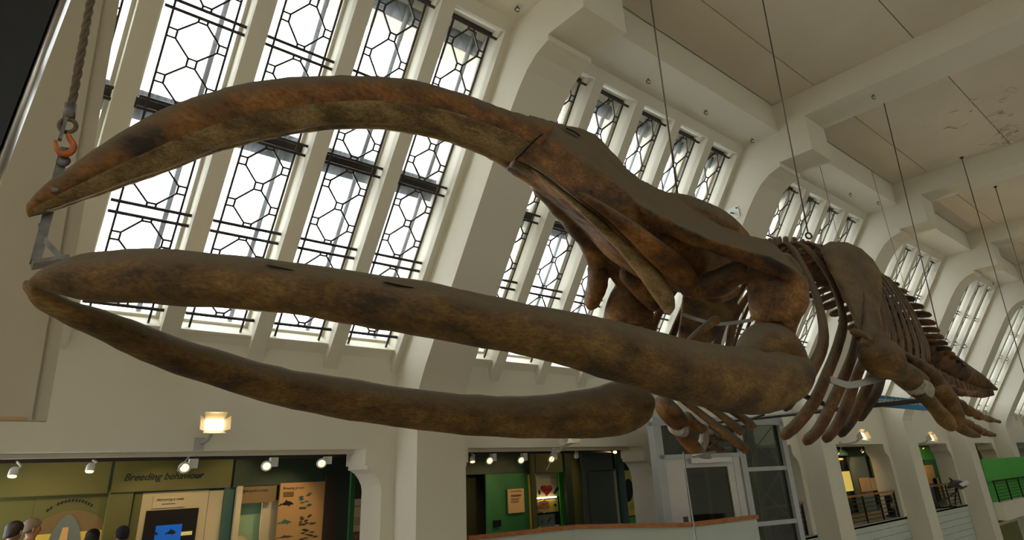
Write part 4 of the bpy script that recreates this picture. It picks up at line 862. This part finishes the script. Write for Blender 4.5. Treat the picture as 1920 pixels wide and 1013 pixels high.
# light tracks and spots under the lintels
for k, lab in ((0, 'black light track under the lintel of the left opening'), (1, 'black light track under the lintel of the second opening'), (3, 'black light track above the teal display'), (4, 'black light track above the green display')):
    xa, xb = X0+PITCH*(k-1)+RW+.3, X0+PITCH*k-.42
    MB().box(xa, xb, 7.20, 7.24, .225, .26).build('light_track', M['iron'], None, lab, 'light track')
def can_spot(px, py, label, tgt, w_=7, Yl=7.16, lit=True):
    c = onY(px, py, Yl); zt = .24; e = empty('track_spot', (c[0], c[1], c[2]-.05), label, 'spotlight', 'spotlights under the lintels')
    d = (np.array(tgt)-c); d /= np.linalg.norm(d); d = d*.45+np.array((-.1, -.62, -.6)); d /= np.linalg.norm(d); dl = np.array(tgt)-c; dl /= np.linalg.norm(dl)
    q = MB(); q.tube([c-d*.075, c-d*.05, c], [.02, .036, .038], 12); q.build('can', M['white_metal'], e)
    q = MB(); q.lathe([(.001, 0), (.033, 0), (.030, .008), (.001, .010)], c+d*.001, d, 14); q.build('lamp_face', M['lampglow'] if lit else M['white_metal'], e)
    q = MB(); q.tube(spl([c-d*.06, c-d*.05+np.array((.04, 0, .03)), np.array((c[0]+.01, min(Yl+.04, 7.2) if Yl < 7.3 else Yl, zt if Yl < 7.3 else .39))], 8), .010, 6); q.build('stem', M['white_metal'], e)
    if lit: spot(c+d*.03, c+dl*2, w_*2, 95)
def disc_spot(px, py, label, tgt, w_=7, Yl=7.14, lit=True):
    c = onY(px, py, Yl); e = empty('track_spot', (c[0], c[1], c[2]-.06), label, 'spotlight', 'spotlights under the lintels')
    d = np.array(tgt)-c; d /= np.linalg.norm(d); f_ = np.array((-.25, -.9, -.45)); f_ /= np.linalg.norm(f_)
    q = MB(); q.lathe([(.001, -.02), (.052, -.02), (.060, 0), (.056, .012), (.044, .012), (.040, .004), (.001, .004)], c, f_, 20); q.build('ring', M['white_metal'], e)
    q = MB(); q.lathe([(.001, .005), (.039, .005), (.034, .010), (.001, .012)], c, f_, 16); q.build('lamp_face', M['lampglow'] if lit else M['white_metal'], e)
    q = MB(); q.box(c[0]+.04, c[0]+.12, 7.13, 7.198, c[2]-.01, .235); q.build('gear_box', M['white_metal'], e)
    if lit: spot(c+d*.05+np.array((0, .05, -.02)), c+d*2, w_*2, 80)
can_spot(23, 893, 'white can spot at the far left end of the track', (0.4, 8.2, -.6)); can_spot(168, 884, 'white can spot shining on the olive header board', (1.0, 8.0, 0.0), 9)
disc_spot(346, 877, 'round white spotlight in front of the word behaviour', (1.7, 8.1, -.4)); disc_spot(500, 874, 'round white spotlight above the Fighting for a mate board', (2.4, 8.0, -.2)); disc_spot(603, 869, 'round white spotlight above the Breeding groups board', (3.0, 8.0, -.5), 10)
can_spot(886, 866, 'small can spot at the left end of the second opening', (5.3, 8.2, -.6), 4); disc_spot(918, 864, 'round spotlight nearest the rib in the second opening', (5.6, 8, -.5)); disc_spot(977, 863, 'round spotlight above the Courtship board', (6.0, 8, -.4)); disc_spot(1034, 861, 'round spotlight above the red heart', (6.5, 8.1, -.4)); can_spot(1081, 858, 'unlit white can spot in the second opening', (6.6, 8.2, -.6), lit=False); can_spot(1153, 848, 'tiny lit spot at the right end of the second opening', (7.4, 8, -.3), 5)
can_spot(1572, 851, 'can spot over the shell model', onY(1585, 900, 8), 14, Yl=7.45); can_spot(1618, 848, 'second can spot over the teal display', onY(1630, 910, 7.9), 14, Yl=7.45); can_spot(1731, 841, 'left glowing spot over the green display', onY(1740, 890, 8), 14, Yl=7.45); can_spot(1748, 841, 'right glowing spot over the green display', onY(1760, 900, 8), 14, Yl=7.45)
# ================================================================== parapet, railings, fascia boards
HZ = -.75
par = [onZ(876, 1010, HZ), onZ(1077, 988, HZ), onZ(1297, 984, HZ), onZ(1418, 969, HZ)]
e = empty('bridge_parapet', np.array((par[1][0], par[1][1], FLZ)), 'pale sage parapet with a wooden handrail in front of the lift', 'parapet')
q = MB(); n = len(par)
for i in range(n-1):
    a, c = par[i], par[i+1]; b = MB(); b.bar(a, c, .075, .05); b.build('handrail', M['wood'], e)
    b = MB(); dn = np.array((0, 0, FLZ-HZ)); m_ = np.array((0, 0, -.025)); off = np.array((.0, .02, 0)); b.hexa([a+dn, c+dn, c+dn+off, a+dn+off, a+m_, c+m_, c+m_+off, a+m_+off]); b.build('infill_panel', M['sage'], e)
dk = MB(); poly = [(par[1][0]-.1, 6.75), (par[1][0], par[1][1]), (par[2][0], par[2][1]), (par[3][0], par[3][1]), (par[3][0]+.4, 6.75)]
dk.prism(poly, FLZ-.15, FLZ, lambda u, v, w_: (u, v, w_)); dk.build('floor_bridge', M['floor'], kind='structure')
M['rail'] = mat('black_rail', (0.015, 0.013, 0.012), .45, .3)
def railing(k, label, nb=6, posts=5, x0=None, x1=None, wood=True, Yr=D+.10):
    xa = X0+PITCH*(k-1)+RW+.169 if x0 is None else x0; xb = X0+PITCH*k-.169 if x1 is None else x1
    e = empty('railing', ((xa+xb)/2, Yr, FLZ), label, 'railing', 'railings in the openings'); zt = -.86
    MB().box(xa, xb, Yr-.03, Yr+.03, zt-.02, zt+.02).build('handrail', M['wood'] if wood else M['rail'], e)
    for i in range(nb): 
        z = FLZ+.06+(zt-FLZ-.14)*i/(nb-1); MB().box(xa, xb, Yr-.008, Yr+.008, z-.008, z+.008).build('rail_bar', M['rail'], e)
    for i in range(posts):
        x = xa+.05+(xb-xa-.1)*i/(posts-1); MB().box(x-.016, x+.016, Yr-.016, Yr+.016, FLZ, zt-.02).build('post', M['rail'], e)
railing(2, 'black railing in the opening partly behind the lift'); railing(3, 'black railing with a wooden rail below the teal display'); railing(4, 'black railing with a wooden rail below the green display'); railing(5, 'black railing in front of the plain green panel', wood=False, x0=24.58, x1=36.1, posts=9, Yr=6.06); railing(6, 'black railing in the opening past the green panel')
for k in range(2, 6):
    xa, xb = X0+PITCH*(k-1)+RW, X0+PITCH*k
    e = MB().box(xa, xb, D+.03, D+.06, -2.45, FLZ).build('wall_fascia', M['sage'], kind='structure')
    for i in range(6):
        zt = FLZ-.02-.16*i; MB().box(xa+.01, xb-.01, D, D+.03, zt-.152, zt).build('fascia_board', M['sage'], e)
# dark machinery by the jambs: extinguisher pairs
def bottle_stand(px, py, Y, label):
    c = onY(px, py, Y); c[2] = FLZ; e = empty('valve_stand', c, label, 'machine', 'black stands by the jambs')
    MB().box(c[0]-.04, c[0]+.04, Y-.04, Y+.04, FLZ, FLZ+.5).build('post', M['black'], e)
    for z in (.12, .42):
        q = MB(); q.lathe([(.001, 0), (.07, 0), (.08, .03), (.07, .08), (.001, .08)], c+np.array((.02, -.1, z)), (0, 1, 0), 14); q.build('wheel', M['black'], e)
    MB().box(c[0]-.09, c[0]+.09, Y-.09, Y+.09, FLZ, FLZ+.04).build('foot', M['black'], e)
bottle_stand(1666, 948, 6.95, 'black valve stand at the right end of the teal display railing'); bottle_stand(1474, 985, 6.95, 'black valve stand half hidden behind the lift glass')
# bird model on the farther railing
p = onY(1795, 905, 6.40); e = empty('bird_model', (p[0], p[1]+.55, FLZ), 'dark bird model with a raised wing on the farther railing', 'bird model')
def PB(px, py): return onY(px, py, 6.40)
b = MB(); b.tube(spl([PB(1778, 915), PB(1788, 908), PB(1798, 909), PB(1804, 911), PB(1813, 913)], 14), list(np.interp(np.linspace(0, 1, 14), [0, .3, .6, .75, 1], [.03, .11, .13, .07, .01])), 10); b.build('body', M['black'], e)
b = MB(); k = [PB(1781, 896), PB(1790, 903), PB(1800, 905), PB(1789, 908)]; b.hexa([x for x in k]+[x+np.array((0, .03, 0)) for x in k]); b.build('wing', M['black'], e)
b = MB(); k = [PB(1786, 908), PB(1802, 901), PB(1806, 907), PB(1794, 913)]; b.hexa([x-np.array((0, .16, 0)) for x in k]+[x-np.array((0, .145, 0)) for x in k]); b.build('wing_patch', M['white_metal'], e)
b = MB(); b.tube([PB(1792, 915), PB(1791, 940), PB(1793, 950), PB(1793, 950)*np.array((1, 1, 0))+np.array((0, .55, FLZ))], .02, 8); b.tube([PB(1755, 948), PB(1795, 922)], .025, 8); b.build('stand', M['black'], e)
# ground-floor case at the bottom right
e = empty('ground_case', (25.5, 6.6, GF), 'cream framed case on the ground floor at the bottom right corner', 'case')
x0 = onY(1860, 985, 6.6)[0]; x1 = x0+3.2; zt = onY(1862, 982, 6.6)[2]
MB().box(x0, x1, 6.55, 6.7, zt, zt+.05).build('black_top', M['black'], e); MB().box(x0, x0+.1, 6.56, 6.7, GF, zt).build('frame', M['cream'], e); MB().box(x0+.1, x1, 6.56, 6.7, zt-.1, zt).build('frame', M['cream'], e); MB().box(x0+.1, x1, 6.66, 6.7, GF, zt-.1).build('back', M['olive'], e)
# ================================================================== the lift
PL = onY(1253, 1000, 5.8); LA = np.array((.970, -.243, 0)); LB = np.array((.243, .970, 0))
def onL(px, py, off=0.0):
    v = ray(px, py); P0 = PL+LB*off; return v*((P0@LB)/(v@LB))
def lpos(p): return (p-PL)@LA, p[2]
def LP(a, bb, z): return PL*np.array((1, 1, 0))+LA*a+LB*bb+np.array((0, 0, z))
def lbox(name, a0, a1, b0, b1, z0, z1, m, parent):
    return MB().hexa([LP(a0, b0, z0), LP(a1, b0, z0), LP(a1, b1, z0), LP(a0, b1, z0), LP(a0, b0, z1), LP(a1, b0, z1), LP(a1, b1, z1), LP(a0, b1, z1)]).build(name, m, parent)
M['liftgrey'] = mat('lift_grey', (0.40, 0.42, 0.42), .45); M['liftwhite'] = mat('lift_white', (0.55, 0.53, 0.49), .5)
M['liftglass'] = glassmat('lift_glass', (0.45, 0.50, 0.45), 0.06, .03)
lift = empty('lift', LP(.9, .4, FLZ), 'grey framed passenger lift with a glass door and a glazed shaft', 'lift')
aJ = lpos(onL(1266, 900))[0]; aM = lpos(onL(1398, 900))[0]; aR = lpos(onL(1479, 877))[0]; zT = lpos(onL(1461, 790))[1]; zH = lpos(onL(1320, 855))[1]; z2 = lpos(onL(1440, 879))[1]; z3 = lpos(onL(1457, 980))[1]
LZ0 = GF
lbox('frame_post', -.06, aJ*.35, -.02, .12, FLZ, zT, M['liftgrey'], lift); lbox('frame_post', aM-.05, aM+.06, -.03, .12, LZ0, zT, M['liftgrey'], lift); lbox('frame_post', aR-.07, aR+.03, -.03, .12, LZ0, zT, M['liftgrey'], lift)
lbox('head_rail', -.06, aR+.03, -.03, .10, zT-.06, zT+.02, M['liftgrey'], lift); lbox('transom_rail', 0, aM, -.02, .08, zH-.03, zH+.03, M['liftgrey'], lift)
for z in (z2, z3): lbox('transom_rail', aM+.05, aR-.06, -.02, .06, z-.03, z+.03, M['liftgrey'], lift)
lbox('glass_pane', 0, aM-.05, .03, .04, zH+.03, zT-.06, M['liftglass'], lift)
for za, zb in ((LZ0, z3-.03), (z3+.03, z2-.03), (z2+.03, zT-.06)):
    gp = lbox('glass_pane', aM+.06, aR-.07, .03, .04, za, zb, M['liftglass'], lift)
    if za > LZ0:
        MB().tube([LP(aM+.06, .10, za), LP(aR-.07, .10, zb)], .008, 6).build('brace_wire', M['liftgrey'], lift); MB().tube([LP(aM+.06, .10, zb), LP(aR-.07, .10, za)], .008, 6).build('brace_wire', M['liftgrey'], lift)
a1_, a2_ = lpos(onL(1290, 930))[0], lpos(onL(1372, 925))[0]
zd1, zd0 = lpos(onL(1330, 876))[1], FLZ+.05
dr = empty('lift_door', LP((a1_+a2_)/2, 0, FLZ), parent=lift)
lbox('door_frame', aJ*.35, a1_, .0, .05, FLZ, zH-.03, M['liftwhite'], dr); lbox('door_frame', a2_, a2_+.12, .0, .05, FLZ, zH-.03, M['liftwhite'], dr); lbox('door_frame', a1_, a2_, .0, .05, zd1, zH-.03, M['liftwhite'], dr)
lbox('door_glass', a1_, a2_, .02, .03, zd0, zd1, M['liftglass'], dr); lbox('door_closer', a1_+.1, a2_+.05, -.06, 0, zd1+.06, zd1+.13, M['chrome'], dr); lbox('push_plate', a1_-.14, a1_-.06, -.01, 0, -1.0, -.70, mat('bronze_plate', (.12, .09, .06), .4, .5), dr)
lbox('side_panel', a2_+.13, aM-.06, .0, .05, FLZ, zH-.03, M['liftwhite'], lift)
lbox('car_wall', a1_+.08, a1_+.42, .50, .55, FLZ, zd1, M['liftwhite'], lift); lbox('car_post', a1_+.44, a1_+.50, .5, .56, FLZ, zd1+.4, M['black'], lift); lbox('car_post', a1_+.0, a1_+.05, .5, .56, FLZ, zd1+.4, M['black'], lift); lbox('guide_rail', a2_-.08, a2_-.05, .4, .46, FLZ, zd1+.4, M['yellow'], lift); lbox('guide_rail', aR-.25, aR-.22, .5, .56, LZ0, zT, M['yellow'], lift)
lbox('car_beam', a1_, a2_, .52, .58, zd1-.16, zd1-.08, M['black'], lift); lbox('shaft_back', .42, aR, .60, .62, LZ0, zT, mat('shaft_back', (.16, .16, .13), .6), lift)
lbox('roof', -.05, aR+.03, -.02, .62, zT+.02, zT+.06, M['liftgrey'], lift)
# ================================================================== the blue name board
tl, bl = onY(1637, 740, 3.6), onY(1634, 760, 3.6); xr = onY(1768, 760, 3.6)[0]
e = empty('name_board', ((tl[0]+xr)/2, 3.6, bl[2]), 'blue name board reading Bowhead whale, behind the near flipper', 'sign')
zt_, zb_ = tl[2], bl[2]
MB().box(tl[0]-.1, xr, 3.6, 3.63, zb_-.01, zt_).build('board', M['blue'], e)
xw = onY(1646, 750, 3.6)[0]; xw2 = onY(1692, 752, 3.6)[0]; xs2 = onY(1745, 757, 3.6)[0]
text('board_text', 'Bowhead whale', xw, 3.595, zb_+.045, xw2-xw, M['white_ink'], e, height=(zt_-zb_)*.62, bold=.01)
text('board_text', 'Balaena mysticetus', xw2+.06, 3.595, zb_+.05, (xs2-xw2)*1.05, M['white_ink'], e, height=(zt_-zb_)*.42)
for xx in (tl[0]+.2, xr-.2): MB().tube([(xx, 3.61, zt_), (xx, 3.61, 5.36)], .004, 6).build('hanging_wire', M['wire'], e)
# ================================================================== visitors in the gallery
M['skin'] = mat('skin', (0.32, 0.17, 0.10), .55); M['hair_d'] = mat('dark_hair', (0.012, 0.008, 0.007), .6, bump=.4, bscale=60); M['hair_g'] = mat('grey_hair', (0.13, 0.11, 0.09), .7, bump=.4, bscale=60)
def skinned(name, joints, edges, mat_, parent, root=0, sub=2):
    me = bpy.data.meshes.new(name); o0 = W(joints[0][0]); me.from_pydata([W(j[0])-o0 for j in joints], edges, []); me.materials.append(mat_)
    o = place(me, name, joints[0][0], parent); md = o.modifiers.new('skin', 'SKIN'); md.use_smooth_shade = True
    for i, j in enumerate(joints): me.skin_vertices[0].data[i].radius = (j[1]*K, (j[2] if len(j) > 2 else j[1])*K); me.skin_vertices[0].data[i].use_root = (i == root)
    md2 = o.modifiers.new('sub', 'SUBSURF'); md2.levels = sub; md2.render_levels = sub; return o
def person(px, py, Y, face, label, shirt, trousers, hairm, cap=None):
    t = onY(px, py, Y); h = t[2]-FLZ; x, y = t[0], Y; f_ = np.array((face[0], face[1], 0.)); f_ /= np.linalg.norm(f_); s_ = np.array((-f_[1], f_[0], 0))
    e = empty('person', (x, y, FLZ), label, 'person', 'visitors in the left opening')
    def J(fr, sd, up): return np.array((x, y, FLZ))+f_*fr*h+s_*sd*h+np.array((0, 0, up*h))
    js = [(J(0, 0, .53), .082*h, .06*h), (J(0, 0, .64), .078*h, .055*h), (J(0, 0, .76), .088*h, .06*h), (J(0, 0, .815), .06*h, .045*h), (J(.005, 0, .855), .030*h), (J(.012, 0, .90), .046*h, .052*h), (J(.012, 0, .945), .047*h, .056*h), (J(.005, 0, .975), .036*h, .042*h)]
    ed = [(0, 1), (1, 2), (2, 3), (3, 4), (4, 5), (5, 6), (6, 7)]
    for sg in (-1, 1):
        b0 = len(js); js += [(J(0, sg*.05, .49), .055*h), (J(.01, sg*.052, .28), .036*h), (J(-.005, sg*.055, .05), .022*h), (J(.06, sg*.06, .015), .02*h, .015*h)]; ed += [(0, b0), (b0, b0+1), (b0+1, b0+2), (b0+2, b0+3)]
        b0 = len(js); js += [(J(0, sg*.105, .80), .034*h), (J(-.01, sg*.125, .63), .026*h), (J(.03, sg*.125, .49), .019*h), (J(.045, sg*.12, .445), .018*h, .012*h)]; ed += [(3, b0), (b0, b0+1), (b0+1, b0+2), (b0+2, b0+3)]
        for q_ in range(4): js.append((J(.058+.003*q_, sg*(.108+.008*q_), .40-.006*(q_ in (1, 2))), .0055*h)); ed.append((b0+3, len(js)-1))
        js.append((J(.075, sg*.10, .43), .006*h)); ed.append((b0+3, len(js)-1))
    body = skinned('body', js, ed, M['skin'], e)
    b = MB(); b.tube([J(.055, 0, .925), J(.073, 0, .912), J(.06, 0, .905)], [.006*h, .011*h, .006*h], 8); b.build('nose', M['skin'], e)
    for sg in (-1, 1):
        b = MB(); b.ball(J(.053, sg*.020, .928), .0065*h, 6); b.build('eye', M['ink'], e); b = MB(); b.ball(J(.005, sg*.054, .920), (.008*h, .006*h, .016*h), 6); b.build('ear', M['skin'], e)
    b = MB(); b.bar(J(.058, -.016, .885), J(.058, .016, .885), .004*h, .003*h); b.build('mouth', M['red'], e)
    b = MB(); c = J(0, 0, .945); rings = []
    for i in range(10):
        row = []
        for a in np.linspace(0, 2*math.pi, 24, endpoint=False):
            lim = 1.12+1.15*(.5-.5*math.cos(a))**.6; th = .02+i/9*lim; r_ = 1.0+.02*math.sin(7*a+i)
            sn = math.sin(th) if th < 1.3 else .965; zz = .058*math.cos(th) if th < 1.57 else -(th-1.57)*.085
            row.append(c+.0605*h*r_*sn*(math.cos(a)*f_*1.05+math.sin(a)*s_*.95)+np.array((0, 0, zz*h)))
        rings.append(row)
    b.loft(rings); b.build('hair', cap or hairm, e)
    if cap: b = MB(); k = [J(.04, -.035, .955), J(.04, .035, .955), J(.105, .028, .945), J(.105, -.028, .945)]; b.hexa(k+[p+np.array((0, 0, .006*h)) for p in k]); b.build('cap_peak', cap, e)
    g = 1.12; tj = [(js[0][0], js[0][1]*g, js[0][2]*g)]+[(js[i][0], js[i][1]*g, js[i][2]*g) for i in (1, 2, 3)]; te = [(0, 1), (1, 2), (2, 3)]
    for sg in (-1, 1):
        b0 = len(tj); tj += [(J(0, sg*.105, .80), .038*h), (J(-.01, sg*.125, .63), .031*h), (J(.015, sg*.126, .56), .028*h)]; te += [(3, b0), (b0, b0+1), (b0+1, b0+2)]
    skinned('shirt', tj, te, shirt, e, 0)
    pj_ = [(J(0, 0, .53), .088*h, .066*h)]; pe = []
    for sg in (-1, 1):
        b0 = len(pj_); pj_ += [(J(0, sg*.05, .49), .060*h), (J(.01, sg*.052, .28), .042*h), (J(-.005, sg*.055, .07), .032*h)]; pe += [(0, b0), (b0, b0+1), (b0+1, b0+2)]
    skinned('trousers', pj_, pe, trousers, e, 0)
    for sg in (-1, 1): b = MB(); b.ball(J(.03, sg*.058, .018), (.055*h, .03*h, .018*h), 8); b.build('shoe', M['black'], e)
cl = lambda n, c: mat(n, c, .85)
person(30, 977, 7.55, (.7, .7), 'dark haired visitor at the far left beside the grey haired man', cl('navy_cloth', (.02, .025, .05)), cl('black_cloth', (.01, .01, .01)), M['hair_d'])
person(63, 972, 7.75, (1, .1), 'grey haired man in profile at the left display', cl('brown_cloth', (.08, .05, .03)), cl('navy_cloth_b', (.02, .02, .04)), M['hair_g'])
person(176, 992, 7.55, (-.2, 1), 'dark haired visitor with back turned, in front of the dome board', cl('wine_cloth', (.06, .012, .02)), cl('denim', (.03, .05, .10)), M['hair_d'])
person(232, 986, 7.72, (-.1, 1), 'visitor in a dark cap left of the screen', cl('plum_cloth', (.03, .012, .05)), cl('black_cloth_b', (.012, .012, .015)), M['hair_d'], cap=cl('dark_cap', (.012, .008, .02)))
